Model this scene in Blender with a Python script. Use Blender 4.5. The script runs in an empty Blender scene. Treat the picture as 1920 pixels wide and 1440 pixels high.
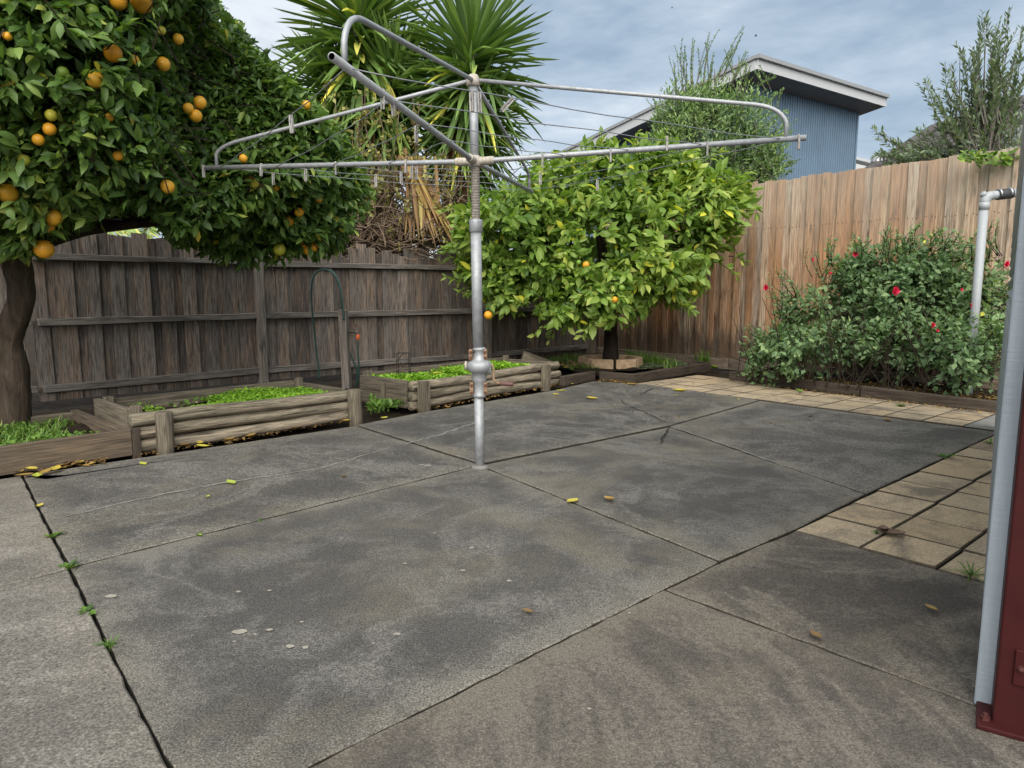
import bpy, math, random
import numpy as np
from mathutils import Vector, Matrix

random.seed(7)
rng = np.random.default_rng(11)
SC = bpy.context.scene
COL = SC.collection
R = math.radians

# ------------------------------------------------------------------ camera
H = 1.2                       # eye height above the concrete
FPX = 1331.0                  # focal length in pixels of a 1920 wide frame
PITCH = math.atan(180 / FPX)  # looking slightly down
cam = bpy.data.cameras.new("camera")
cam.sensor_width = 36.0
cam.lens = FPX / 1920 * 36.0
cam.clip_start = 0.05
cam.clip_end = 2000
camo = bpy.data.objects.new("camera", cam)
COL.objects.link(camo)
camo.location = (0, 0, H)
camo.rotation_euler = (R(90) - PITCH, 0, 0)
SC.camera = camo
SC.render.resolution_x, SC.render.resolution_y = 1024, 768

# ------------------------------------------------------------------ sky and sun
SUN_EL, SUN_AZ = 42.0, 184.0       # azimuth clockwise from +Y
world = bpy.data.worlds.new("World")
SC.world = world
world.use_nodes = True
world.cycles.sampling_method = "MANUAL"
world.cycles.sample_map_resolution = 512
wn, wl = world.node_tree.nodes, world.node_tree.links
wn.clear()
wout = wn.new("ShaderNodeOutputWorld")
wbg = wn.new("ShaderNodeBackground")
wbg.inputs["Strength"].default_value = 0.115
sky = wn.new("ShaderNodeTexSky")
sky.sky_type = "NISHITA"
sky.sun_disc = False
sky.sun_elevation = R(SUN_EL)
sky.sun_rotation = R(SUN_AZ)
sky.air_density = 1.0
sky.dust_density = 1.6
sky.ozone_density = 1.0
tc = wn.new("ShaderNodeTexCoord")
mp = wn.new("ShaderNodeMapping")
mp.inputs["Scale"].default_value = (1.6, 1.6, 5.0)
mp.inputs["Rotation"].default_value = (R(9), R(-14), 0.3)
n1 = wn.new("ShaderNodeTexNoise")
n1.inputs["Scale"].default_value = 2.0
n1.inputs["Detail"].default_value = 6
n1.inputs["Roughness"].default_value = 0.60
n1.inputs["Distortion"].default_value = 0.15
r1 = wn.new("ShaderNodeValToRGB")
cr = r1.color_ramp
cr.elements[0].position, cr.elements[0].color = 0.31, (0.76, 1.00, 1.26, 1)
cr.elements[1].position, cr.elements[1].color = 0.64, (2.00, 2.10, 2.20, 1)
e = cr.elements.new(0.48)
e.color = (1.24, 1.45, 1.68, 1)
mx = wn.new("ShaderNodeMix")
mx.data_type = "RGBA"
mx.inputs[0].default_value = 0.94
wl.new(tc.outputs["Generated"], mp.inputs["Vector"])
wl.new(mp.outputs["Vector"], n1.inputs["Vector"])
wl.new(n1.outputs["Fac"], r1.inputs["Fac"])
wl.new(sky.outputs["Color"], mx.inputs[6])
wl.new(r1.outputs["Color"], mx.inputs[7])
wl.new(mx.outputs[2], wbg.inputs["Color"])
wl.new(wbg.outputs["Background"], wout.inputs["Surface"])

sl = bpy.data.lights.new("sun", "SUN")
sl.energy = 1.5
sl.angle = R(70)
sl.color = (1.0, 0.95, 0.88)
so = bpy.data.objects.new("sun", sl)
COL.objects.link(so)
sd = Vector((math.sin(R(SUN_AZ)) * math.cos(R(SUN_EL)), math.cos(R(SUN_AZ)) * math.cos(R(SUN_EL)), math.sin(R(SUN_EL))))
so.rotation_euler = (-sd).to_track_quat("-Z", "Y").to_euler()

vs = SC.view_settings
vs.view_transform = "Standard"
vs.look = "None"
vs.exposure = 1.85
vs.gamma = 1.0
vs.use_curve_mapping = False
SC.render.engine = "CYCLES"
SC.cycles.use_denoising = True
SC.cycles.max_bounces = 7
SC.cycles.diffuse_bounces = 4
SC.cycles.glossy_bounces = 2
SC.cycles.transmission_bounces = 5
SC.cycles.use_light_tree = False
SC.cycles.caustics_reflective = False
SC.cycles.caustics_refractive = False

# ------------------------------------------------------------------ survey helpers
CP, SP = math.cos(PITCH), math.sin(PITCH)


def ray(px, py):
    u, v = (px - 960) / FPX, (720 - py) / FPX
    return Vector((u, CP + v * SP, -SP + v * CP))


def G(px, py, z=0.0):
    d = ray(px, py)
    t = (z - H) / d.z
    return Vector((d.x * t, d.y * t, z))


def AT(px, py, Y):
    d = ray(px, py)
    t = Y / d.y
    return Vector((d.x * t, Y, H + d.z * t))


def proj(P):
    P = np.asarray(P, float).reshape(-1, 3)
    y, z = P[:, 1], P[:, 2] - H
    dep = y * CP - z * SP
    up = y * SP + z * CP
    dep = np.where(dep < 0.05, 0.05, dep)
    return np.stack([960 + FPX * P[:, 0] / dep, 720 - FPX * up / dep, dep], 1)


# ------------------------------------------------------------------ material helpers
MATS = {}


class NT:
    def __init__(s, name):
        s.m = bpy.data.materials.new(name)
        s.m.use_nodes = True
        s.n, s.l = s.m.node_tree.nodes, s.m.node_tree.links
        s.n.clear()
        s.out = s.n.new("ShaderNodeOutputMaterial")
        s.b = s.n.new("ShaderNodeBsdfPrincipled")
        s.l.new(s.b.outputs[0], s.out.inputs["Surface"])
        MATS[name] = s.m

    def set(s, sock, v):
        if hasattr(v, "is_output"):
            s.l.new(v, sock)
        elif v is not None:
            if isinstance(v, (tuple, list)) and len(v) == 3 and sock.type == "RGBA":
                v = (*v, 1)
            sock.default_value = v

    def pos(s):
        return s.n.new("ShaderNodeNewGeometry").outputs["Position"]

    def objco(s):
        return s.n.new("ShaderNodeTexCoord").outputs["Object"]

    def rand(s):
        return s.n.new("ShaderNodeObjectInfo").outputs["Random"]

    def attr(s, a):
        k = s.n.new("ShaderNodeAttribute")
        k.attribute_name = a
        return k.outputs["Fac"]

    def math(s, op, a, b=None, clamp=False):
        k = s.n.new("ShaderNodeMath")
        k.operation = op
        k.use_clamp = clamp
        s.set(k.inputs[0], a)
        if b is not None:
            s.set(k.inputs[1], b)
        return k.outputs[0]

    def vadd(s, a, b):
        k = s.n.new("ShaderNodeVectorMath")
        s.set(k.inputs[0], a)
        s.set(k.inputs[1], b)
        return k.outputs[0]

    def comb(s, x, y, z):
        k = s.n.new("ShaderNodeCombineXYZ")
        for i, v in enumerate((x, y, z)):
            s.set(k.inputs[i], v)
        return k.outputs[0]

    def sep(s, v):
        k = s.n.new("ShaderNodeSeparateXYZ")
        s.set(k.inputs[0], v)
        return k.outputs

    def mapv(s, v, scale=(1, 1, 1), loc=(0, 0, 0), rot=(0, 0, 0)):
        k = s.n.new("ShaderNodeMapping")
        s.set(k.inputs["Vector"], v)
        k.inputs["Scale"].default_value = scale
        k.inputs["Location"].default_value = loc
        k.inputs["Rotation"].default_value = rot
        return k.outputs[0]

    def noise(s, v, scale, detail=3, rough=0.55, dist=0.0):
        k = s.n.new("ShaderNodeTexNoise")
        s.set(k.inputs["Vector"], v)
        k.inputs["Scale"].default_value = scale
        k.inputs["Detail"].default_value = detail
        k.inputs["Roughness"].default_value = rough
        k.inputs["Distortion"].default_value = dist
        return k.outputs["Fac"]

    def voro(s, v, scale, rnd=1.0):
        k = s.n.new("ShaderNodeTexVoronoi")
        s.set(k.inputs["Vector"], v)
        k.inputs["Scale"].default_value = scale
        k.inputs["Randomness"].default_value = rnd
        return k.outputs["Distance"]

    def ramp(s, f, *stops):
        k = s.n.new("ShaderNodeValToRGB")
        s.set(k.inputs[0], f)
        c = k.color_ramp
        while len(c.elements) < len(stops):
            c.elements.new(0.5)
        for el, (p, v) in zip(c.elements, stops):
            el.position = p
            el.color = (v, v, v, 1) if isinstance(v, (int, float)) else (*v, 1)
        return k.outputs[0]

    def mix(s, f, a, b, mode="MIX"):
        k = s.n.new("ShaderNodeMix")
        k.data_type = "RGBA"
        k.blend_type = mode
        s.set(k.inputs[0], f)
        s.set(k.inputs[6], a)
        s.set(k.inputs[7], b)
        return k.outputs[2]

    def bump(s, h, strength=0.4, dist=0.01):
        k = s.n.new("ShaderNodeBump")
        k.inputs["Strength"].default_value = strength
        k.inputs["Distance"].default_value = dist
        s.set(k.inputs["Height"], h)
        s.l.new(k.outputs[0], s.b.inputs["Normal"])

    def fin(s, col, rough=0.7, metal=0.0, spec=0.4):
        s.set(s.b.inputs["Base Color"], col)
        s.set(s.b.inputs["Roughness"], rough)
        s.set(s.b.inputs["Metallic"], metal)
        s.set(s.b.inputs["Specular IOR Level"], spec)
        return s.m


def mat_concrete(name, dark, light, warm, wear_edge=0.5, grain=150.0, contrast=1.0, pits=0.0, warm_amt=0.6, swirl=0.5):
    t = NT(name)
    p = t.pos()
    big = t.noise(p, 0.55, 6, 0.60, 0.4)
    worn = t.noise(t.mapv(p, (1, 1, 1), (5, 2, 0)), 1.9, 9, 0.74, 0.2)
    wisp = t.noise(t.mapv(p, (1, 1, 1), (1, 7, 0)), 0.55, 5, 0.62, 1.9)
    fine = t.noise(p, grain, 2, 0.8)
    fleck = t.noise(t.mapv(p, (1, 1, 1), (3, 8, 0)), grain * 0.30, 3, 0.75)
    w = t.math("ADD", t.ramp(big, (0.36, 0.10), (0.66, 0.40)), t.math("MULTIPLY", t.ramp(worn, (0.49, 0.0), (0.56, 0.55), (0.66, 1.0)), 0.52))
    w = t.math("ADD", w, t.math("MULTIPLY", t.ramp(wisp, (0.46, 0.0), (0.505, 0.9), (0.52, 0.5), (0.57, 0.0)), swirl))
    ed = t.math("MULTIPLY", t.math("POWER", t.attr("edge"), 1.5), t.ramp(worn, (0.38, 0.2), (0.60, 1.4)))
    w = t.math("ADD", w, t.math("MULTIPLY", ed, wear_edge))
    w = t.math("MULTIPLY", w, t.ramp(fleck, (0.36, 0.45), (0.62, 1.40)), True)
    col = t.mix(w, dark, light)
    pat = t.ramp(t.noise(t.mapv(p, (1, 1, 1), (31, 4, 0)), 0.75, 7, 0.68, 0.5), (0.52, 0.0), (0.66, warm_amt))
    col = t.mix(t.math("ADD", pat, t.math("MULTIPLY", ed, 0.30), True), col, warm)
    lo_, hi_ = 1 - 0.62 * contrast, 1 + 0.95 * contrast
    col = t.mix(1.0, col, t.ramp(fine, (0.34, lo_), (0.5, 0.97), (0.68, hi_)), "MULTIPLY")
    vp = t.voro(t.mapv(p, (1, 1, 1), (9, 3, 0)), 2.3)
    col = t.mix(t.ramp(vp, (0.014, 0.5), (0.022, 0.0)), col, (0.28, 0.25, 0.20))
    if pits:
        col = t.mix(t.ramp(t.voro(p, 62.0), (0.16, pits), (0.30, 0.0)), col, (0.045, 0.040, 0.034))
    t.bump(t.math("ADD", fine, worn), 0.12, 0.003)
    return t.fin(col, 0.88, 0, 0.22)


mat_concrete("concrete_slab", (0.053, 0.050, 0.046), (0.156, 0.148, 0.132), (0.162, 0.143, 0.105), 0.52, 150.0, 0.95)
mat_concrete("concrete_front", (0.055, 0.049, 0.043), (0.142, 0.126, 0.104), (0.160, 0.138, 0.103), 0.30, 150.0, 0.62, 0.0, 0.8, 0.75)
mat_concrete("concrete_path", (0.105, 0.096, 0.083), (0.225, 0.207, 0.178), (0.21, 0.185, 0.148), 0.1, 120.0, 0.70, 0.5)


def mat_paver():
    t = NT("paver")
    p = t.pos()
    r = t.rand()
    base = t.ramp(r, (0.0, (0.38, 0.29, 0.18)), (0.5, (0.43, 0.34, 0.225)), (1.0, (0.34, 0.275, 0.19)))
    v = t.vadd(p, t.comb(0, 0, t.math("MULTIPLY", r, 30.0)))
    st = t.ramp(t.noise(v, 3.4, 6, 0.68, 0.5), (0.48, 0.0), (0.66, 0.8))
    col = t.mix(st, base, (0.125, 0.11, 0.09))
    col = t.mix(1.0, col, t.ramp(t.noise(p, 85, 3, 0.7), (0.3, 0.6), (0.7, 1.35)), "MULTIPLY")
    t.bump(t.noise(p, 90, 3), 0.4, 0.003)
    return t.fin(col, 0.9, 0, 0.25)


mat_paver()


def mat_soil():
    t = NT("soil")
    p = t.pos()
    col = t.ramp(t.noise(p, 9, 6, 0.7), (0.3, (0.018, 0.014, 0.010)), (0.6, (0.05, 0.038, 0.026)), (0.8, (0.10, 0.075, 0.05)))
    t.bump(t.noise(p, 30, 5, 0.7), 0.9, 0.03)
    return t.fin(col, 0.95, 0, 0.1)


mat_soil()


def mat_wood(name, stops, grain=(55, 55, 2.2), dark=(0.03, 0.024, 0.02), darkamt=0.6, patch=None, patchamt=0.5, knots=False, topgrey=None, axis=2, rough=0.85, bumps=0.5):
    """weathered timber, grain along the local `axis`, each piece with its own shift"""
    t = NT(name)
    oc = t.objco()
    r = t.rand()
    sh = t.comb(t.math("MULTIPLY", r, 17.3), t.math("MULTIPLY", r, 51.7), t.math("MULTIPLY", r, 33.1))
    v = t.vadd(oc, sh)
    g = [grain[0]] * 3
    g[axis] = grain[2]
    gr = t.noise(t.mapv(v, tuple(g)), 1.0, 5, 0.65, 0.6)
    g2 = [grain[0] * 3] * 3
    g2[axis] = grain[2] * 2
    gr2 = t.noise(t.mapv(v, tuple(g2)), 1.0, 2, 0.6)
    pb = [7.0] * 3
    pb[axis] = 1.3
    bl = t.noise(t.mapv(v, tuple(pb)), 1.0, 4, 0.6, 0.3)
    base = t.ramp(r, *stops)
    col = base
    if patch:
        col = t.mix(t.math("MULTIPLY", t.ramp(bl, (0.44, 0.0), (0.66, 1.0)), patchamt), col, patch)
    col = t.mix(t.math("MULTIPLY", t.ramp(gr, (0.46, 0.0), (0.64, 1.0)), darkamt), col, dark)
    col = t.mix(1.0, col, t.ramp(gr2, (0.30, 0.52), (0.70, 1.42)), "MULTIPLY")
    pb2 = [11.0] * 3
    pb2[axis] = 2.0
    bl2 = t.ramp(t.noise(t.mapv(v, tuple(pb2), (4, 4, 4)), 1.0, 4, 0.65, 0.5), (0.55, 0.0), (0.74, 0.75))
    col = t.mix(bl2, col, dark)
    if knots:
        kv = [8.0] * 3
        kv[axis] = 1.9
        d = t.voro(t.mapv(v, tuple(kv), (0.3, 0, 0.2)), 1.0)
        col = t.mix(t.ramp(d, (0.05, 0.9), (0.11, 0.55), (0.20, 0.0)), col, (0.085, 0.048, 0.026))
    if topgrey:
        z = t.sep(oc)[2]
        zz = t.math("ADD", z, t.math("MULTIPLY", t.math("SUBTRACT", bl, 0.5), 1.3))
        col = t.mix(t.ramp(zz, (0.15, 0.0), (1.0, topgrey[3])), col, topgrey[:3])
        gz = t.math("ADD", t.math("MULTIPLY", z, -1.0), t.math("MULTIPLY", t.math("SUBTRACT", bl, 0.5), 1.2))
        col = t.mix(t.ramp(gz, (0.72, 0.0), (1.35, 0.72)), col, (0.060, 0.046, 0.036))
    t.bump(t.math("ADD", gr, t.math("MULTIPLY", gr2, 0.6)), bumps, 0.006)
    return t.fin(col, rough, 0, 0.25)


mat_wood("old_paling", ((0.0, (0.072, 0.063, 0.057)), (0.35, (0.18, 0.157, 0.138)), (0.6, (0.10, 0.086, 0.076)), (0.8, (0.23, 0.197, 0.168)), (1.0, (0.085, 0.072, 0.063))), grain=(55, 55, 3.5), patch=(0.26, 0.175, 0.115), patchamt=0.55, darkamt=0.7)
mat_wood("old_post", ((0.0, (0.15, 0.135, 0.12)), (1.0, (0.22, 0.195, 0.17))), axis=0, darkamt=0.6, patch=(0.22, 0.17, 0.125))
mat_wood("old_rail", ((0.0, (0.15, 0.135, 0.12)), (1.0, (0.20, 0.18, 0.158))), axis=0, darkamt=0.6, patch=(0.12, 0.11, 0.095))
mat_wood("new_paling", ((0.0, (0.60, 0.45, 0.305)), (0.18, (0.36, 0.185, 0.09)), (0.34, (0.60, 0.475, 0.345)), (0.50, (0.40, 0.35, 0.285)), (0.66, (0.42, 0.225, 0.11)), (0.82, (0.26, 0.16, 0.095)), (1.0, (0.58, 0.455, 0.325))),
         grain=(48, 48, 2.2), dark=(0.17, 0.10, 0.06), darkamt=0.75, patch=(0.42, 0.195, 0.08), patchamt=0.62, knots=True, topgrey=(0.42, 0.375, 0.31, 0.42), bumps=0.35)
mat_wood("plinth_board", ((0.0, (0.20, 0.155, 0.115)), (1.0, (0.26, 0.20, 0.15))), axis=0)
mat_wood("log_wood", ((0.0, (0.25, 0.21, 0.15)), (1.0, (0.33, 0.275, 0.20))), axis=0, grain=(38, 38, 2.5), dark=(0.045, 0.036, 0.027), darkamt=0.9, patch=(0.145, 0.14, 0.095), bumps=0.9)
mat_wood("log_post", ((0.0, (0.17, 0.145, 0.105)), (1.0, (0.21, 0.175, 0.125))), axis=0, grain=(40, 40, 2.5), dark=(0.045, 0.036, 0.027), darkamt=0.7, bumps=0.8)
mat_wood("plank_wood", ((0.0, (0.155, 0.13, 0.098)), (1.0, (0.20, 0.165, 0.12))), axis=0, darkamt=0.6, patch=(0.12, 0.11, 0.075))
mat_wood("sleeper_dark", ((0.0, (0.062, 0.048, 0.036)), (1.0, (0.085, 0.066, 0.050))), axis=0, darkamt=0.5, dark=(0.02, 0.016, 0.012))
mat_wood("sleeper_brown", ((0.0, (0.125, 0.098, 0.07)), (1.0, (0.15, 0.115, 0.082))), axis=0, darkamt=0.35, patch=(0.20, 0.14, 0.085), patchamt=0.35)
mat_wood("peg_wood", ((0.0, (0.32, 0.31, 0.29)), (1.0, (0.42, 0.40, 0.37))), axis=2, darkamt=0.4, grain=(200, 200, 20))


def mat_bark(name, a, b, c):
    t = NT(name)
    p = t.pos()
    n = t.noise(t.mapv(p, (14, 14, 3.2)), 1.0, 6, 0.68, 0.5)
    col = t.ramp(n, (0.30, a), (0.55, b), (0.78, c))
    t.bump(n, 0.9, 0.03)
    return t.fin(col, 0.9, 0, 0.2)


mat_bark("bark_orange", (0.03, 0.022, 0.016), (0.075, 0.055, 0.04), (0.15, 0.115, 0.085))
mat_bark("bark_dark", (0.016, 0.012, 0.009), (0.035, 0.025, 0.018), (0.06, 0.045, 0.034))
mat_bark("bark_grey", (0.08, 0.07, 0.055), (0.16, 0.145, 0.12), (0.26, 0.24, 0.20))
mat_bark("dry_stem", (0.09, 0.06, 0.038), (0.20, 0.145, 0.10), (0.33, 0.26, 0.19))


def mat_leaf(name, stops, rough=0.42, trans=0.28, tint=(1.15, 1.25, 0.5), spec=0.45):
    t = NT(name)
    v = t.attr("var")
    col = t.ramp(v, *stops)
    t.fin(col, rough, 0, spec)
    tr = t.n.new("ShaderNodeBsdfTranslucent")
    t.set(tr.inputs["Color"], t.mix(1.0, col, tint, "MULTIPLY"))
    mxs = t.n.new("ShaderNodeMixShader")
    mxs.inputs[0].default_value = trans
    t.l.new(t.b.outputs[0], mxs.inputs[1])
    t.l.new(tr.outputs[0], mxs.inputs[2])
    t.l.new(mxs.outputs[0], t.out.inputs["Surface"])
    return t.m


mat_leaf("leaf_orange", ((0.0, (0.044, 0.091, 0.024)), (0.4, (0.101, 0.184, 0.043)), (0.75, (0.179, 0.286, 0.066)), (0.94, (0.359, 0.468, 0.118)), (1.0, (0.746, 0.616, 0.093))), 0.40, 0.36, spec=0.35)
mat_leaf("leaf_lemon", ((0.0, (0.082, 0.161, 0.030)), (0.35, (0.178, 0.289, 0.053)), (0.7, (0.287, 0.403, 0.081)), (0.93, (0.479, 0.538, 0.138)), (1.0, (0.690, 0.672, 0.069))), 0.42, 0.40, spec=0.35)
mat_leaf("leaf_rose", ((0.0, (0.091, 0.160, 0.074)), (0.5, (0.182, 0.289, 0.132)), (0.85, (0.305, 0.410, 0.179)), (0.96, (0.488, 0.499, 0.168)), (1.0, (0.750, 0.750, 0.132))), 0.5, 0.30, spec=0.3)
mat_leaf("leaf_yucca", ((0.0, (0.083, 0.145, 0.046)), (0.5, (0.171, 0.280, 0.074)), (0.85, (0.318, 0.436, 0.111)), (0.96, (0.717, 0.649, 0.138)), (1.0, (0.750, 0.690, 0.115))), 0.45, 0.15)
mat_leaf("leaf_dead", ((0.0, (0.13, 0.075, 0.035)), (0.5, (0.30, 0.18, 0.075)), (0.8, (0.46, 0.33, 0.10)), (1.0, (0.50, 0.44, 0.16))), 0.6, 0.2, (1.1, 1.0, 0.7))
mat_leaf("leaf_olive", ((0.0, (0.083, 0.128, 0.075)), (0.6, (0.172, 0.232, 0.128)), (1.0, (0.344, 0.419, 0.224))), 0.5)
mat_leaf("leaf_feather", ((0.0, (0.101, 0.178, 0.072)), (0.6, (0.203, 0.312, 0.105)), (1.0, (0.406, 0.524, 0.169))), 0.5)
mat_leaf("leaf_grass", ((0.0, (0.062, 0.125, 0.026)), (0.5, (0.13, 0.25, 0.04)), (0.85, (0.24, 0.37, 0.07)), (1.0, (0.36, 0.38, 0.13))), 0.5)
mat_leaf("leaf_clover", ((0.0, (0.133, 0.266, 0.024)), (0.6, (0.254, 0.471, 0.037)), (1.0, (0.399, 0.604, 0.061))), 0.5)
mat_leaf("leaf_vine", ((0.0, (0.130, 0.091, 0.039)), (0.5, (0.221, 0.221, 0.065)), (1.0, (0.364, 0.351, 0.091))), 0.5)
mat_leaf("leaf_fallen", ((0.0, (0.12, 0.07, 0.035)), (0.4, (0.36, 0.23, 0.06)), (0.7, (0.60, 0.49, 0.07)), (1.0, (0.34, 0.46, 0.07))), 0.5, 0.15, (1.1, 1.05, 0.6))
mat_leaf("petal_red", ((0.0, (0.55, 0.012, 0.05)), (1.0, (0.75, 0.03, 0.10))), 0.5, 0.2, (1.1, 0.7, 0.8))


def mat_plain(name, col, rough=0.6, metal=0.0, spec=0.4, var=0.18, scale=25, bump=0.0):
    t = NT(name)
    p = t.pos()
    lo = tuple(c * (1 - var) for c in col)
    hi = tuple(min(1, c * (1 + var)) for c in col)
    c = t.ramp(t.noise(p, scale, 4, 0.6), (0.3, lo), (0.7, hi))
    if bump:
        t.bump(t.noise(p, scale * 4, 3), bump, 0.004)
    return t.fin(c, rough, metal, spec)


def mat_galv():
    t = NT("galvanised")
    p = t.pos()
    n = t.noise(p, 30, 5, 0.65)
    col = t.ramp(n, (0.30, (0.27, 0.28, 0.29)), (0.6, (0.37, 0.385, 0.395)), (0.8, (0.45, 0.445, 0.43)))
    st = t.ramp(t.noise(t.mapv(p, (1, 1, 0.4)), 11, 5, 0.7), (0.58, 0.0), (0.75, 0.55))
    col = t.mix(st, col, (0.20, 0.17, 0.145))
    t.bump(n, 0.15, 0.002)
    return t.fin(col, 0.55, 0.35, 0.4)


mat_galv()
mat_plain("aged_thread", (0.23, 0.205, 0.175), 0.75, 0.2, var=0.4, scale=60)
mat_plain("rusty_bracket", (0.27, 0.175, 0.11), 0.85, 0.1, var=0.45, scale=70, bump=0.3)
mat_plain("nail_rust", (0.045, 0.030, 0.022), 0.85, var=0.4, scale=90)
mat_plain("rust_bolt", (0.14, 0.060, 0.035), 0.85, 0.2, var=0.4, scale=90)
mat_plain("cast_cream", (0.42, 0.38, 0.32), 0.7, 0.1, var=0.3, scale=50)
mat_plain("wire_grey", (0.22, 0.235, 0.25), 0.6, 0.4)
mat_plain("handle_wood", (0.12, 0.055, 0.045), 0.55, var=0.3, scale=50)
mat_plain("pvc_pipe", (0.33, 0.35, 0.36), 0.45, var=0.06)
mat_plain("rubber", (0.035, 0.037, 0.04), 0.6)
mat_plain("clamp_steel", (0.42, 0.42, 0.42), 0.35, 0.8)
mat_plain("zinc_sheet", (0.34, 0.37, 0.39), 0.5, 0.4, var=0.1)
mat_plain("hose_green", (0.022, 0.060, 0.050), 0.4, var=0.2)
mat_plain("tap_brass", (0.16, 0.135, 0.10), 0.5, 0.6)
mat_plain("plastic_orange", (0.62, 0.14, 0.05), 0.45)
mat_plain("block_sand", (0.48, 0.34, 0.215), 0.9, var=0.25, scale=18, bump=0.3)
mat_plain("wire_black", (0.03, 0.025, 0.022), 0.7, 0.2)
mat_plain("house_fascia", (0.50, 0.51, 0.51), 0.6, var=0.05)
mat_plain("house_soffit", (0.25, 0.245, 0.25), 0.8, var=0.1, scale=3)
mat_plain("house_gutter", (0.33, 0.34, 0.345), 0.5, 0.2, var=0.06)
mat_plain("wall_blue", (0.150, 0.225, 0.305), 0.55, 0.0, var=0.10, scale=1.2)
mat_plain("wall_pale", (0.55, 0.56, 0.55), 0.8, var=0.05)
mat_plain("roof_tile", (0.075, 0.070, 0.068), 0.8, var=0.3, scale=5)
mat_plain("solar_glass", (0.012, 0.016, 0.03), 0.15, 0.0, 0.5)
mat_plain("frame_alu", (0.50, 0.50, 0.50), 0.35, 0.7)
mat_plain("bird_dark", (0.03, 0.03, 0.032), 0.8)
mat_plain("joint_dirt", (0.040, 0.036, 0.026), 0.95, var=0.5, scale=40)
mat_plain("joint_sand", (0.075, 0.060, 0.042), 0.95, var=0.5, scale=50)
mat_plain("crack_dark", (0.018, 0.016, 0.013), 0.95)
mat_plain("stain_pale", (0.21, 0.205, 0.18), 0.9, var=0.3, scale=40)
mat_plain("stain_chip", (0.30, 0.275, 0.225), 0.9, var=0.2, scale=60)
mat_plain("mulch_leaf", (0.10, 0.055, 0.03), 0.9, var=0.4)
mat_plain("concrete_pale", (0.20, 0.192, 0.175), 0.9, var=0.2, scale=9)
mat_plain("dead_curl", (0.13, 0.085, 0.06), 0.8, var=0.4, scale=60, bump=0.5)


def mat_paint(name, col, chip, rough=0.5):
    t = NT(name)
    p = t.pos()
    n = t.noise(t.mapv(p, (22, 22, 3)), 1.0, 5, 0.65)
    saw = t.noise(t.mapv(p, (10, 10, 95), (0, 0, 0), (R(14), R(10), 0)), 1.0, 3, 0.6)
    c = t.ramp(n, (0.3, tuple(x * 0.86 for x in col)), (0.7, tuple(x * 1.10 for x in col)))
    ch = t.ramp(t.noise(p, 17, 6, 0.75), (0.70, 0.0), (0.74, 0.8))
    c = t.mix(ch, c, chip)
    t.bump(t.math("ADD", saw, n), 0.35, 0.004)
    return t.fin(c, rough, 0, 0.35)


mat_paint("paint_bluegrey", (0.38, 0.43, 0.47), (0.20, 0.19, 0.17))
mat_plain("paint_red", (0.044, 0.0095, 0.0095), 0.5, spec=0.15, var=0.12, scale=12)
mat_plain("bolt_red", (0.07, 0.022, 0.018), 0.5, var=0.3, scale=80)


def mat_fruit(name, a, b):
    t = NT(name)
    oc = t.objco()
    r = t.rand()
    c = t.mix(r, a, b)
    c = t.mix(1.0, c, t.ramp(t.noise(t.pos(), 14, 3), (0.3, 0.8), (0.7, 1.12)), "MULTIPLY")
    t.bump(t.noise(t.pos(), 260, 2), 0.25, 0.002)
    return t.fin(c, 0.42, 0, 0.45)


mat_fruit("fruit_ripe", (0.78, 0.33, 0.02), (0.80, 0.43, 0.035))
mat_fruit("fruit_green", (0.13, 0.24, 0.03), (0.20, 0.30, 0.04))
mat_fruit("fruit_turning", (0.42, 0.42, 0.05), (0.50, 0.44, 0.05))


# ------------------------------------------------------------------ mesh helpers
WM = {}   # world matrix of each linked object


def link(o, M, parent=None):
    COL.objects.link(o)
    if parent is not None:
        o.parent = parent
        o.matrix_basis = WM[parent].inverted() @ M
    else:
        o.matrix_basis = M
    WM[o] = M.copy()
    return o


def tag(o, label=None, cat=None, group=None, kind=None):
    if label:
        o["label"] = label
    if cat:
        o["category"] = cat
    if group:
        o["group"] = group
    if kind:
        o["kind"] = kind
    return o


def thing(name, loc, label, cat, group=None):
    o = bpy.data.objects.new(name, None)
    o.empty_display_size = 0.1
    link(o, Matrix.Translation(Vector(loc)))
    return tag(o, label, cat, group)


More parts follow.
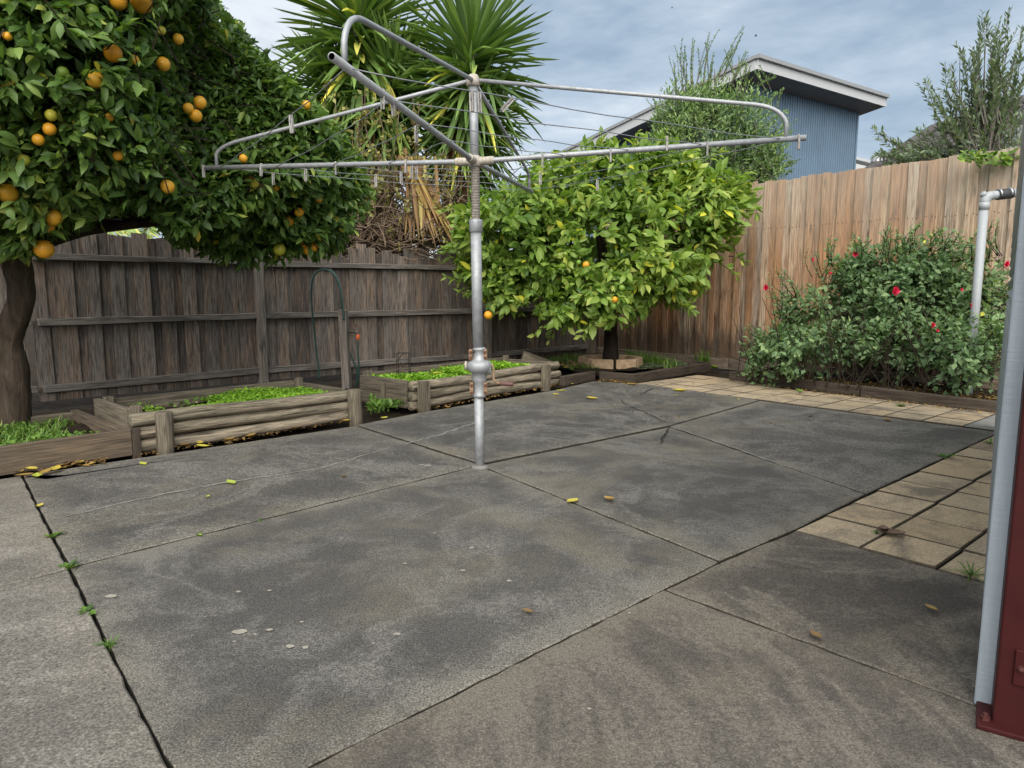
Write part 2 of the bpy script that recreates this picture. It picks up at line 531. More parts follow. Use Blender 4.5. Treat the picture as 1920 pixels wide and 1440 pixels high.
class MB:
    def __init__(s):
        s.v, s.f = [], []

    def add(s, vs, fs):
        k = len(s.v)
        s.v += [Vector(a) for a in vs]
        s.f += [tuple(i + k for i in f) for f in fs]
        return s

    def box(s, c, ax, ay, az, sx, sy, sz, jit=0.0):
        """oriented box: centre, unit axes and full sizes"""
        c, ax, ay, az = Vector(c), Vector(ax), Vector(ay), Vector(az)
        vs = []
        for k in (-.5, .5):
            for j in (-.5, .5):
                for i in (-.5, .5):
                    q = c + ax * (sx * i) + ay * (sy * j) + az * (sz * k)
                    if jit:
                        q = q + Vector([random.uniform(-jit, jit) for _ in range(3)])
                    vs.append(q)
        return s.add(vs, [(0, 2, 3, 1), (4, 5, 7, 6), (0, 1, 5, 4), (2, 6, 7, 3), (0, 4, 6, 2), (1, 3, 7, 5)])

    def beam(s, a, b, w, h, up=(0, 0, 1), jit=0.0):
        """rectangular bar from a to b; w sideways, h along up"""
        a, b = Vector(a), Vector(b)
        d = b - a
        L = d.length
        d.normalize()
        sd_ = d.cross(Vector(up)).normalized()
        u = sd_.cross(d)
        return s.box((a + b) / 2, d, sd_, u, L, w, h, jit)

    def tube(s, pts, r, n=10, caps=True):
        pts = [Vector(p) for p in pts]
        rs = r if isinstance(r, (list, tuple)) else [r] * len(pts)
        t0 = (pts[1] - pts[0]).normalized()
        ref = Vector((0, 0, 1)) if abs(t0.z) < .9 else Vector((1, 0, 0))
        nrm = t0.cross(ref).normalized()
        vs, fs = [], []
        for i, p in enumerate(pts):
            if i == 0:
                t = t0
            elif i == len(pts) - 1:
                t = (pts[i] - pts[i - 1]).normalized()
            else:
                t = ((pts[i] - pts[i - 1]).normalized() + (pts[i + 1] - pts[i]).normalized()).normalized()
            nrm = (nrm - t * nrm.dot(t)).normalized()
            bn = t.cross(nrm)
            for k in range(n):
                a = 2 * math.pi * k / n
                vs.append(p + (nrm * math.cos(a) + bn * math.sin(a)) * rs[i])
        for i in range(len(pts) - 1):
            for k in range(n):
                a, b = i * n + k, i * n + (k + 1) % n
                fs.append((a, b, b + n, a + n))
        if caps:
            fs.append(tuple(reversed(range(n))))
            fs.append(tuple(range((len(pts) - 1) * n, len(pts) * n)))
        return s.add(vs, fs)

    def lathe(s, o, axis, prof, n=20):
        """prof: list of (radius, distance along axis)"""
        o, axis = Vector(o), Vector(axis).normalized()
        ref = Vector((1, 0, 0)) if abs(axis.x) < .9 else Vector((0, 1, 0))
        u = axis.cross(ref).normalized()
        w = axis.cross(u)
        vs, fs = [], []
        for r_, h_ in prof:
            for k in range(n):
                a = 2 * math.pi * k / n
                vs.append(o + axis * h_ + (u * math.cos(a) + w * math.sin(a)) * r_)
        for i in range(len(prof) - 1):
            for k in range(n):
                a, b = i * n + k, i * n + (k + 1) % n
                fs.append((a, b, b + n, a + n))
        fs.append(tuple(reversed(range(n))))
        fs.append(tuple(range((len(prof) - 1) * n, len(prof) * n)))
        return s.add(vs, fs)

    def mesh(s, name, mat, smooth=False, centre=None):
        me = bpy.data.meshes.new(name)
        c = Vector(centre) if centre is not None else Vector((0, 0, 0))
        me.from_pydata([tuple(v - c) for v in s.v], [], s.f)
        me.materials.append(MATS[mat])
        if smooth:
            me.polygons.foreach_set("use_smooth", [True] * len(me.polygons))
        me.update()
        return me

    def build(s, name, mat, parent=None, smooth=False, bevel=0.0, origin=None):
        if origin is None:
            lo = [min(v[i] for v in s.v) for i in range(3)]
            hi = [max(v[i] for v in s.v) for i in range(3)]
            origin = Vector([(a + b) / 2 for a, b in zip(lo, hi)])
        me = s.mesh(name, mat, smooth, origin)
        o = bpy.data.objects.new(name, me)
        link(o, Matrix.Translation(origin), parent)
        if bevel:
            m = o.modifiers.new("bevel", "BEVEL")
            m.width = bevel
            m.segments = 2
            m.limit_method = "ANGLE"
        if smooth == "auto":
            me.polygons.foreach_set("use_smooth", [False] * len(me.polygons))
        return o


def frame_obj(name, me, o, ax, ay, az, parent):
    """link a mesh with its own local axes (so that grain runs along the piece)"""
    M = Matrix.Identity(4)
    for i in range(3):
        M[i][0], M[i][1], M[i][2], M[i][3] = ax[i], ay[i], az[i], o[i]
    return link(bpy.data.objects.new(name, me), M, parent)


def timber(name, a, b, w, h, mat, parent=None, up=(0, 0, 1), bevel=0.004, jit=0.002, label=None):
    """a board or sleeper from a to b, its own x axis along its length"""
    a, b = Vector(a), Vector(b)
    d = b - a
    L = d.length
    d.normalize()
    sdv = Vector(up).cross(d).normalized()
    u = d.cross(sdv)
    mb = MB()
    n = max(1, int(L / 0.3))
    vs, fs = [], []
    for i in range(n + 1):
        x = -L / 2 + L * i / n
        for (yy, zz) in ((-w / 2, -h / 2), (w / 2, -h / 2), (w / 2, h / 2), (-w / 2, h / 2)):
            vs.append(Vector((x, yy, zz)) + Vector([random.uniform(-jit, jit) for _ in range(3)]))
    for i in range(n):
        for k in range(4):
            p, q = i * 4 + k, i * 4 + (k + 1) % 4
            fs.append((p, p + 4, q + 4, q))
    fs += [(0, 1, 2, 3), tuple(n * 4 + k for k in (3, 2, 1, 0))]
    mb.add(vs, fs)
    me = mb.mesh(name, mat)
    o = frame_obj(name, me, (a + b) / 2, d, sdv, u, parent)
    if bevel:
        m = o.modifiers.new("bevel", "BEVEL")
        m.width = bevel
        m.segments = 1
        m.limit_method = "ANGLE"
        m.angle_limit = R(50)
    return o


def log_piece(name, a, b, r, mat, parent, n=14, rough=0.1):
    """a rough round log with its own x axis along it"""
    a, b = Vector(a), Vector(b)
    d = b - a
    L = d.length
    d.normalize()
    ref = Vector((0, 0, 1)) if abs(d.z) < .9 else Vector((0, 1, 0))
    sdv = ref.cross(d).normalized()
    u = d.cross(sdv)
    vs, fs = [], []
    m = max(3, int(L / 0.07))
    ph = [random.uniform(0, 6.3) for _ in range(6)]
    prof = [1 + random.uniform(-rough, rough) * 0.5 for _ in range(n)]
    rings = [(-L / 2, 0.90)] + [(-L / 2 + 0.006 + (L - 0.012) * i / m, 1.0) for i in range(m + 1)] + [(L / 2, 0.90)]
    for (x, q) in rings:
        bx = 0.012 * math.sin(x * 1.7 + ph[0])
        bz = 0.010 * math.sin(x * 2.3 + ph[1])
        for k in range(n):
            an = 2 * math.pi * k / n
            rr = r * q * (prof[k] + rough * 0.35 * math.sin(an * 3 + x * 5 + ph[2]) + random.uniform(-.5, .5) * rough * 0.5)
            vs.append(Vector((x, bx + rr * math.cos(an), bz + rr * math.sin(an))))
    for i in range(len(rings) - 1):
        for k in range(n):
            p, q = i * n + k, i * n + (k + 1) % n
            fs.append((p, p + n, q + n, q))
    fs += [tuple(range(n)), tuple(reversed(range((len(rings) - 1) * n, len(rings) * n)))]
    me = MB().add(vs, fs).mesh(name, mat, True)
    return frame_obj(name, me, (a + b) / 2, d, sdv, u, parent)


def inset(poly, d):
    """move every edge inwards; d is one distance or one per edge"""
    n = len(poly)
    dd = list(d) if isinstance(d, (list, tuple)) else [d] * n
    out = []
    for i in range(n):
        p0, p1, p2 = poly[i - 1], poly[i], poly[(i + 1) % n]
        e1, e2 = (p1 - p0).normalized(), (p2 - p1).normalized()
        n1_, n2_ = Vector((-e1.y, e1.x)), Vector((-e2.y, e2.x))
        a1, a2 = p0 + n1_ * dd[i - 1], p1 + n2_ * dd[i]
        den = e1.x * e2.y - e1.y * e2.x
        if abs(den) < 1e-4:
            out.append(p1 + n1_ * dd[i])
        else:
            t = ((a2.x - a1.x) * e2.y - (a2.y - a1.y) * e2.x) / den
            out.append(a1 + e1 * t)
    return out


def slab(name, pts, mat, parent, z=0.0, gap=0.012, th=0.09, rim=0.22, step=0.06, tilt=0.0):
    """a concrete slab: worn edges, a small arris and an inner ring carrying the `edge` attribute"""
    poly = [Vector((p[0], p[1])) for p in pts]
    area = sum(poly[i - 1].x * poly[i].y - poly[i].x * poly[i - 1].y for i in range(len(poly)))
    gaps = list(gap) if isinstance(gap, (list, tuple)) else [gap] * len(poly)
    if area < 0:
        poly.reverse()
        gaps = [gaps[(len(gaps) - 2 - i) % len(gaps)] for i in range(len(gaps))]
    outer = inset(poly, [q / 2 for q in gaps])
    arris = inset(poly, [q / 2 + 0.006 for q in gaps])
    inner = inset(poly, rim)
    rings = [[], [], [], []]
    n = len(poly)
    cnt = [max(1, min(60, int((poly[(i + 1) % n] - poly[i]).length / step))) for i in range(n)]
    for i in range(n):
        for k in range(cnt[i]):
            f = k / cnt[i]
            j = random.uniform(-0.0035, 0.0035) if k else 0
            e = (poly[(i + 1) % n] - poly[i]).normalized()
            nn = Vector((-e.y, e.x)) * j
            lo = outer[i].lerp(outer[(i + 1) % n], f) + nn
            mi = arris[i].lerp(arris[(i + 1) % n], f) + nn * 1.4
            inn = inner[i].lerp(inner[(i + 1) % n], f)
            rings[0].append((lo.x, lo.y, z - th))
            rings[1].append((lo.x, lo.y, z - 0.006))
            rings[2].append((mi.x, mi.y, z))
            rings[3].append((inn.x, inn.y, z))
    m = len(rings[0])
    vs = [v for r_ in rings for v in r_]
    fs = []
    for a in range(3):
        for k in range(m):
            p, q = a * m + k, a * m + (k + 1) % m
            fs.append((p, q, q + m, p + m))
    fs.append(tuple(range(3 * m, 4 * m)))
    mb = MB().add(vs, fs)
    o = mb.build(name, mat, parent)
    o.data.materials.append(MATS["joint_dirt"])
    o.data.polygons.foreach_set("material_index", [1] * m + [0] * (len(fs) - m))
    at = o.data.attributes.new("edge", "FLOAT", "POINT")
    at.data.foreach_set("value", [1.0] * (3 * m) + [0.0] * m)
    return o


# ------------------------------------------------------------------ foliage helpers
def leaf_template(kind):
    """unit leaf: length 1 along +y, half width 1 across x, normal +z"""
    if kind == "leaf8":
        v = [(0, 0, 0), (-.82, .30, .10), (0, .30, 0), (.82, .30, .10), (-.86, .62, .07), (0, .64, -.03), (.86, .62, .07), (0, 1, -.13)]
        f = [(0, 2, 1), (0, 3, 2), (1, 2, 5), (1, 5, 4), (2, 3, 6), (2, 6, 5), (4, 5, 7), (5, 6, 7)]
    elif kind == "leaf8b":
        v = [(0, 0, 0), (-.70, .28, .02), (0, .28, .05), (.70, .28, .02), (-.92, .60, -.06), (0, .62, .03), (.92, .60, -.06), (.15, 1, -.26)]
        f = [(0, 2, 1), (0, 3, 2), (1, 2, 5), (1, 5, 4), (2, 3, 6), (2, 6, 5), (4, 5, 7), (5, 6, 7)]
    elif kind == "leaf8c":
        v = [(0, 0, 0), (-.72, .34, .20), (0, .32, 0), (.78, .32, .16), (-.66, .66, .22), (0, .66, .02), (.72, .64, .15), (-.1, 1, .10)]
        f = [(0, 2, 1), (0, 3, 2), (1, 2, 5), (1, 5, 4), (2, 3, 6), (2, 6, 5), (4, 5, 7), (5, 6, 7)]
    elif kind == "leaf4":
        v = [(0, 0, 0), (-1, .48, .09), (0, .5, 0), (1, .48, .09), (0, 1, -.10)]
        f = [(0, 2, 1), (0, 3, 2), (1, 2, 4), (2, 3, 4)]
    elif kind == "slim":
        v = [(0, 0, 0), (-1, .5, .02), (1, .5, .02), (0, 1, -.04)]
        f = [(0, 2, 1), (1, 2, 3)]
    elif kind == "grass":
        v = [(-1, 0, 0), (1, 0, 0), (-.8, .4, .03), (.8, .4, .03), (-.5, .75, -.08), (.5, .75, -.08), (0, 1, -.28)]
        f = [(0, 1, 3), (0, 3, 2), (2, 3, 5), (2, 5, 4), (4, 5, 6)]
    elif kind.startswith("blade"):
        dr = {"blade0": 0.0, "blade1": 0.12, "blade2": 0.38}[kind]
        v, f = [], []
        rows = [(0, .55), (.2, .85), (.45, 1.0), (.7, .8), (.88, .42)]
        for y, w in rows:
            zz = -dr * y * y
            v += [(-w, y, zz + .35 * w * .05), (0, y, zz - .012), (w, y, zz + .35 * w * .05)]
        v.append((0, 1, -dr))
        for i in range(len(rows) - 1):
            a = i * 3
            for k in (0, 1):
                f += [(a + k, a + k + 1, a + k + 4), (a + k, a + k + 4, a + k + 3)]
        a = (len(rows) - 1) * 3
        f += [(a, a + 1, a + 3), (a + 1, a + 2, a + 3)]
    elif kind == "round":
        v = [(0, 0, 0), (-.9, .45, .06), (-.6, .85, .0), (0, .95, -.05), (.6, .85, 0), (.9, .45, .06)]
        f = [(0, 2, 1), (0, 3, 2), (0, 4, 3), (0, 5, 4)]
    return np.array(v, float), np.array(f, int)


def unit(a):
    return a / np.maximum(np.linalg.norm(a, axis=1, keepdims=True), 1e-9)


class Leaves:
    """a growing list of leaves: base point, direction, face normal, length, half width, colour value"""
    def __init__(s):
        s.P, s.D, s.U, s.L, s.W, s.V = [], [], [], [], [], []

    def add(s, P, D, U, L, W, V):
        s.P.append(P)
        s.D.append(D)
        s.U.append(U)
        s.L.append(L)
        s.W.append(W)
        s.V.append(V)

    def arrays(s):
        if s.P and not isinstance(s.P, np.ndarray):
            s.P, s.D, s.U = np.vstack(s.P), unit(np.vstack(s.D)), np.vstack(s.U)
            s.L, s.W, s.V = np.concatenate(s.L), np.concatenate(s.W), np.concatenate(s.V)
        return s

    def keep(s, m):
        s.P, s.D, s.U, s.L, s.W, s.V = s.P[m], s.D[m], s.U[m], s.L[m], s.W[m], s.V[m]
        return s

    def frames(s):
        D = s.D
        X = unit(np.cross(D, s.U))
        Z = np.cross(X, D)
        return X, D, Z


def leaf_mesh(name, lv, kind, mat, origin=(0, 0, 0)):
    tv, tf = leaf_template(kind)
    X, Y, Z = lv.frames()
    n, k = len(lv.P), len(tv)
    V = (lv.P[:, None, :] - np.array(origin)
         + X[:, None, :] * (tv[None, :, 0:1] * lv.W[:, None, None])
         + Y[:, None, :] * (tv[None, :, 1:2] * lv.L[:, None, None])
         + Z[:, None, :] * (tv[None, :, 2:3] * lv.L[:, None, None])).reshape(-1, 3)
    F = (tf[None] + (np.arange(n) * k)[:, None, None]).reshape(-1, 3)
    me = bpy.data.meshes.new(name)
    me.vertices.add(len(V))
    me.vertices.foreach_set("co", V.ravel())
    me.loops.add(F.size)
    me.loops.foreach_set("vertex_index", F.ravel().astype(np.int32))
    me.polygons.add(len(F))
    me.polygons.foreach_set("loop_start", np.arange(0, F.size, 3, dtype=np.int32))
    me.polygons.foreach_set("loop_total", np.full(len(F), 3, np.int32))
    me.polygons.foreach_set("use_smooth", np.ones(len(F), bool))
    at = me.attributes.new("var", "FLOAT", "POINT")
    at.data.foreach_set("value", np.repeat(lv.V, k))
    me.materials.append(MATS[mat])
    me.update()
    me.validate()
    return me


def leaf_obj(name, lv, kind, mat, parent, stuff=True):
    c = Vector(lv.P.mean(0))
    o = bpy.data.objects.new(name, leaf_mesh(name, lv, kind, mat, c))
    link(o, Matrix.Translation(c), parent)
    if stuff:
        o["kind"] = "stuff"
    return o


def single_leaves(name, lv, kind, mat, parent, count=300, cell=14):
    """the largest leaves in view become objects of their own; returns the mask of the others"""
    mid = lv.P + lv.D * lv.L[:, None] * 0.5
    q = proj(mid)
    ok = (q[:, 0] > 5) & (q[:, 0] < 1915) & (q[:, 1] > 5) & (q[:, 1] < 1435)
    X, Y, Z = lv.frames()
    view = unit(mid - np.array([0, 0, H]))
    face = np.abs((Z * view).sum(1))
    size = lv.L * lv.W * face / q[:, 2] ** 2
    best = {}
    for i in np.nonzero(ok)[0]:
        k = (int(q[i, 0] // cell), int(q[i, 1] // cell))
        if k not in best or q[i, 2] < q[best[k], 2]:
            best[k] = i
    ids = sorted(best.values(), key=lambda i: -size[i])[:count]
    tv, tf = leaf_template(kind)
    meshes = []
    for j in range(8):
        me = bpy.data.meshes.new(name)
        me.from_pydata([tuple(a) for a in tv], [], [tuple(int(b) for b in a) for a in tf])
        me.polygons.foreach_set("use_smooth", [True] * len(me.polygons))
        at = me.attributes.new("var", "FLOAT", "POINT")
        at.data.foreach_set("value", [j / 7.0] * len(tv))
        me.materials.append(MATS[mat])
        meshes.append(me)
    for i in ids:
        M = Matrix.Identity(4)
        for r_ in range(3):
            M[r_][0], M[r_][1], M[r_][2], M[r_][3] = X[i, r_] * lv.W[i], Y[i, r_] * lv.L[i], Z[i, r_] * lv.L[i], lv.P[i, r_]
        o = bpy.data.objects.new(name, meshes[min(7, max(0, int(round(lv.V[i] * 7))))])
        link(o, M, parent)
    rest = np.ones(len(lv.P), bool)
    rest[ids] = False
    return rest


def mixed_foliage(lv, mat, root, per_kind=100):
    """split a crown among three leaf shapes; the largest leaves of each are objects of their own"""
    idx = np.random.default_rng(3).integers(0, 3, len(lv.P))
    for k, kind in enumerate(("leaf8", "leaf8b", "leaf8c")):
        m = idx == k
        sub = Leaves()
        sub.P, sub.D, sub.U, sub.L, sub.W, sub.V = lv.P[m], lv.D[m], lv.U[m], lv.L[m], lv.W[m], lv.V[m]
        rest = single_leaves("leaf", sub, kind, mat, root, per_kind, 14)
        leaf_obj("crown", sub.keep(rest), kind, mat, root)


def vnoise(P, s, seed):
    """cheap smooth value field for gaps and clumps"""
    k = np.random.default_rng(seed).normal(size=(7, 3)) * s
    ph = np.random.default_rng(seed + 1).uniform(0, 6.28, 7)
    return np.sin(P @ k.T + ph).sum(1) / 7 ** .5


def sprout(P, nr, rad, g, lv, leaf_len, ratio, leaves_per, twig, droop, seed, mb, upright, vmean, vsd, yellow):
    """one leafy twig at each point"""
    clump = vnoise(P, 2.6, seed + 9)
    n = len(P)
    axis = unit(nr + g.normal(size=(n, 3)) * 0.45 + np.array([0, 0, 0.25 + upright]))
    for k in range(leaves_per):
        f = (k + 0.5) / leaves_per
        base = P - axis * twig * (1 - f)[..., None] if hasattr(f, "__len__") else P - axis * twig * (0.9 - f)
        side = unit(np.cross(axis, g.normal(size=(n, 3))))
        D = unit(axis * (0.35 + 0.75 * f) + side * (0.95 - 0.45 * f) + np.array([0, 0, -droop]) * g.random((n, 1)))
        U = unit(nr * 0.9 + np.array([0, 0, 0.8]) + g.normal(size=(n, 3)) * 0.40)
        L = leaf_len * (0.40 + 1.0 * g.random(n) ** .8)
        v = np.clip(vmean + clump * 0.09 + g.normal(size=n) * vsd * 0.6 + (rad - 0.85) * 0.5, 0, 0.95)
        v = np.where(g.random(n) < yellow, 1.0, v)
        lv.add(base + side * 0.006, D, U, L, L * ratio * (0.85 + 0.3 * g.random(n)), v)
    if mb is not None:
        for i in range(0, n, 4):
            a = Vector(P[i] - axis[i] * twig * 1.6)
            mb.tube([a, Vector(P[i])], [0.006, 0.003], 3, False)


def crown(blobs, per_m2, leaf_len, ratio, lv, leaves_per=8, twig=0.22, droop=0.35, seed=1, gap=-1.1, mb=None, depth=0.42, upright=0.0, vmean=0.45, vsd=0.2, yellow=0.012, gscale=4.0, clip=None):
    """twigs carrying leaves, spread through the outer shell of overlapping ellipsoids"""
    g = np.random.default_rng(seed)
    for (c, r) in blobs:
        c, r = np.array(c), np.array(r)
        area = 4 * math.pi * ((r[0] * r[1]) ** 1.6 / 3 + (r[0] * r[2]) ** 1.6 / 3 + (r[1] * r[2]) ** 1.6 / 3) ** (1 / 1.6)
        n = int(area * per_m2)
        d = unit(g.normal(size=(n, 3)))
        rad = 1 - depth * g.random(n) ** 1.7
        P = c + d * r * rad[:, None] * (1 + 0.13 * vnoise(d * 3, 1.0, seed)[:, None])
        nr = unit(d / r)
        inside = np.zeros(n, bool)
        for (c2, r2) in blobs:
            if c2 is not c and not np.allclose(c2, c):
                inside |= (((P - np.array(c2)) / np.array(r2)) ** 2).sum(1) < 0.30
        ok = (~inside) & (vnoise(P, gscale, seed + 5) > gap)
        if clip is not None:
            ok &= clip(P)
        P, nr, rad = P[ok], nr[ok], rad[ok]
        sprout(P, nr, rad, g, lv, leaf_len, ratio, leaves_per, twig, droop, seed, mb, upright, vmean, vsd, yellow)
    return lv


def shoot(lv, a, b, n, leaf_len, ratio, g, bend=0.1, mb=None, rad=0.006, spread=0.7, vmean=0.5, up=0.3):
    """one leafy shoot from a to b"""
    a, b = np.array(a, float), np.array(b, float)
    d = b - a
    Ls = np.linalg.norm(d)
    side0 = unit(np.cross(d, g.normal(size=3))[None])[0]
    f = (np.arange(n) + 0.5 + g.random(n) * 0.4) / (n + 0.4)
    f = 0.15 + 0.85 * np.clip(f, 0, 1)
    P = a + f[:, None] * d + side0 * (bend * Ls * np.sin(f * math.pi))[:, None]
    ax = unit(np.gradient(P, axis=0)) if n > 2 else np.repeat((d / Ls)[None], n, 0)
    side = unit(np.cross(ax, g.normal(size=(n, 3))))
    D = unit(ax * (0.75 + up) + side * spread)
    U = unit(np.cross(np.cross(D, ax), D) + np.array([0, 0, 0.8]) + g.normal(size=(n, 3)) * 0.5)
    L = leaf_len * (0.6 + 0.6 * g.random(n)) * (1 - 0.25 * f)
    lv.add(P, D, U, L, L * ratio, np.clip(vmean + g.normal(size=n) * 0.2, 0, 0.95))
    if mb is not None:
        pts = [Vector(a + t * d + side0 * bend * Ls * math.sin(t * math.pi)) for t in (0, .25, .5, .75, 1)]
        mb.tube(pts, [rad * (1 - 0.75 * t) for t in (0, .25, .5, .75, 1)], 4, False)


def stem(pts, rads, n, sub=5):
    """a smooth tapered trunk or limb through control points"""
    pts = [Vector(p) for p in pts]
    out, rr = [], []
    for i in range(len(pts) - 1):
        p0, p1, p2, p3 = pts[max(0, i - 1)], pts[i], pts[i + 1], pts[min(len(pts) - 1, i + 2)]
        for k in range(sub):
            t = k / sub
            q = 0.5 * ((2 * p1) + (p2 - p0) * t + (2 * p0 - 5 * p1 + 4 * p2 - p3) * t * t + (3 * p1 - p0 - 3 * p2 + p3) * t ** 3)
            out.append(q)
            rr.append((rads[i] * (1 - t) + rads[i + 1] * t) * random.uniform(0.95, 1.05))
    out.append(pts[-1])
    rr.append(rads[-1])
    return MB().tube(out, rr, n)


# ================================================================== SETTING
gs = MB()
gs.add([(-250, -60, -0.07), (250, -60, -0.07), (250, 440, -0.07), (-250, 440, -0.07)], [(0, 1, 2, 3)])
ground = gs.build("ground", "soil", None, origin=Vector((0, 0, -0.07)))
tag(ground, "dark bare soil under and around the paving", None, None, "structure")

# --- concrete patio of separately poured slabs
patio = bpy.data.objects.new("concrete_patio", None)
link(patio, Matrix.Translation((0, 4, 0)))
tag(patio, "stained grey concrete patio of large slabs with open joints", None, None, "structure")


def xy(v):
    return Vector((v[0], v[1]))


def isect(a, b, c, d):
    e1, e2 = b - a, d - c
    t = ((c.x - a.x) * e2.y - (c.y - a.y) * e2.x) / (e1.x * e2.y - e1.y * e2.x)
    return a + e1 * t


pole = xy(G(900, 872))
jl, jc, jmid = xy(G(130, 1064)), xy(G(1350, 1052)), xy(G(1255, 800))
L0, L1 = xy(G(42, 893)), xy(G(320, 1440))
jl = isect(L0, L1, jl, pole)
fj0, fj1, pv0 = xy(G(1245, 1103)), xy(G(1830, 1320)), xy(G(1490, 993))
X0 = isect(L0, L1, jc, xy(G(570, 1440)))
crk = xy(G(1625, 926))
crn = xy(G(1872, 811))
jr = xy(G(1425, 752))
jb = xy(G(668, 799))
E1 = fj0 + (fj1 - fj0).normalized() * 2.3
bdir = (xy(G(1752, 1065)) - pv0).normalized()
E2 = pv0 + bdir * 2.2
slab("slab", [X0, jc, pole, jl], "concrete_slab", patio, 0.0, [0.011, 0.020, 0.015, 0.012])
slab("slab", [jl, pole, jb, xy(G(255, 860)), xy(G(62, 889)), L0], "concrete_slab", patio, 0.004, 0.014)
slab("slab", [pole, jmid, jr, xy(G(1215, 722)), xy(G(1112, 716)), xy(G(1040, 733)), xy(G(795, 774)), jb], "concrete_slab", patio, 0.012, 0.026)
slab("slab", [pole, jc, pv0, crk, jmid], "concrete_slab", patio, 0.0, 0.018)
slab("slab", [jmid, crk, crn, jr], "concrete_slab", patio, 0.004, 0.007)
slab("slab", [fj0, E1, E2, pv0, jc], "concrete_front", patio, -0.003, [0.018, 0.01, 0.01, 0.012, 0.010])
slab("slab", [X0, Vector((0.3, -3.0)), Vector((4.0, -3.0)), E1, fj0], "concrete_front", patio, -0.001, [0.010, 0.010, 0.010, 0.018, 0.010])
adir = (pole - jl).normalized()
for a, b in ((X0 + (X0 - L0).normalized() * 2.0, isect(L0, L1, xy(G(0, 1085)), xy(G(125, 1069)))), (isect(L0, L1, xy(G(0, 1085)), xy(G(125, 1069))), L0)):
    slab("slab", [a, b, b - adir * 2.6, a - adir * 2.6], "concrete_path", patio, 0.006, 0.015)


def strip(name, px, w, mat, parent, z, zig=0.01):
    pts = [xy(G(*p)) for p in px]
    out = []
    for i in range(len(pts) - 1):
        m = max(2, int((pts[i + 1] - pts[i]).length / 0.05))
        for k in range(m):
            e = (pts[i + 1] - pts[i]).normalized()
            out.append((pts[i].lerp(pts[i + 1], k / m) + Vector((-e.y, e.x)) * random.uniform(-zig, zig), Vector((-e.y, e.x))))
    vs, fs = [], []
    for i, (p, nn) in enumerate(out):
        ww = w * random.uniform(0.35, 1.0) * math.sin(math.pi * (i + 0.6) / (len(out) + 0.2)) ** 0.4
        vs += [(p.x + nn.x * ww / 2, p.y + nn.y * ww / 2, z), (p.x - nn.x * ww / 2, p.y - nn.y * ww / 2, z)]
    for i in range(len(out) - 1):
        fs.append((2 * i, 2 * i + 1, 2 * i + 3, 2 * i + 2))
    return MB().add(vs, fs).build(name, mat, parent)


strip("crack", [(1165, 752), (1170, 760), (1195, 770), (1222, 781), (1235, 789), (1252, 797)], 0.022, "crack_dark", patio, 0.0145)
strip("crack", [(1255, 801), (1250, 812), (1241, 824), (1244, 829), (1236, 838)], 0.02, "crack_dark", patio, 0.0125)
strip("crack", [(1200, 742), (1215, 735), (1228, 729)], 0.03, "crack_dark", patio, 0.0145)
strip("crack", [(395, 900), (460, 884)], 0.0, "crack_dark", patio, 0.007)
strip("filled_crack", [(95, 978), (200, 952), (300, 930), (400, 910), (520, 893), (600, 880), (660, 862), (740, 838)], 0.032, "stain_pale", patio, 0.0072, 0.012)
strip("filled_crack", [(760, 836), (830, 816), (870, 802), (920, 785), (960, 781)], 0.034, "stain_pale", patio, 0.0144, 0.015)
strip("filled_crack", [(1262, 803), (1330, 825), (1400, 850), (1480, 880)], 0.02, "stain_pale", patio, 0.0084, 0.01)

# --- tan pavers: a strip beside the shed and a strip before the rose bed
pave = bpy.data.objects.new("paved_strip", None)
link(pave, Matrix.Translation((2.6, 4.6, 0)))
tag(pave, "tan square concrete pavers beside the shed wall", None, None, "structure")
pave2 = bpy.data.objects.new("paved_path", None)
link(pave2, Matrix.Translation((3.2, 7.6, 0)))
tag(pave2, "tan square concrete pavers in front of the rose bed", None, None, "structure")


def paver_mesh(sx, sy):
    mb = MB()
    h = 0.05
    b = 0.006
    rings = []
    for (q, z) in ((0, -h), (0, -b), (b, 0)):
        rings.append([(-sx / 2 + q, -sy / 2 + q, z), (sx / 2 - q, -sy / 2 + q, z), (sx / 2 - q, sy / 2 - q, z), (-sx / 2 + q, sy / 2 - q, z)])
    fs = [(8, 9, 10, 11)]
    for a in (0, 4):
        for k in range(4):
            fs.append((a + k, a + (k + 1) % 4, a + 4 + (k + 1) % 4, a + 4 + k))
    mb.add([v for r_ in rings for v in r_], fs)
    me = mb.mesh("paver", "paver")
    me.materials.append(MATS["joint_sand"])
    me.polygons.foreach_set("material_index", [0, 1, 1, 1, 1, 1, 1, 1, 1])
    return me


def pave_grid(parent, o, u, v, su, sv, nu, nv, gu, gv, skip=None):
    me = paver_mesh(su - gu, sv - gv)
    for j in range(nv):
        for i in range(nu):
            if skip and skip(i, j):
                continue
            c = o + u * ((i + .5) * su) + v * ((j + .5) * sv)
            z = random.uniform(-0.003, 0.002)
            rz = random.uniform(-0.012, 0.012)
            U = Vector((u.x, u.y, random.uniform(-.006, .006))).normalized()
            V = Vector((v.x, v.y, random.uniform(-.006, .006))).normalized()
            W = U.cross(V)
            if W.z < 0:
                V = -V
                W = -W
            frame_obj("paver", me, (c.x, c.y, z), U, V, W, parent)


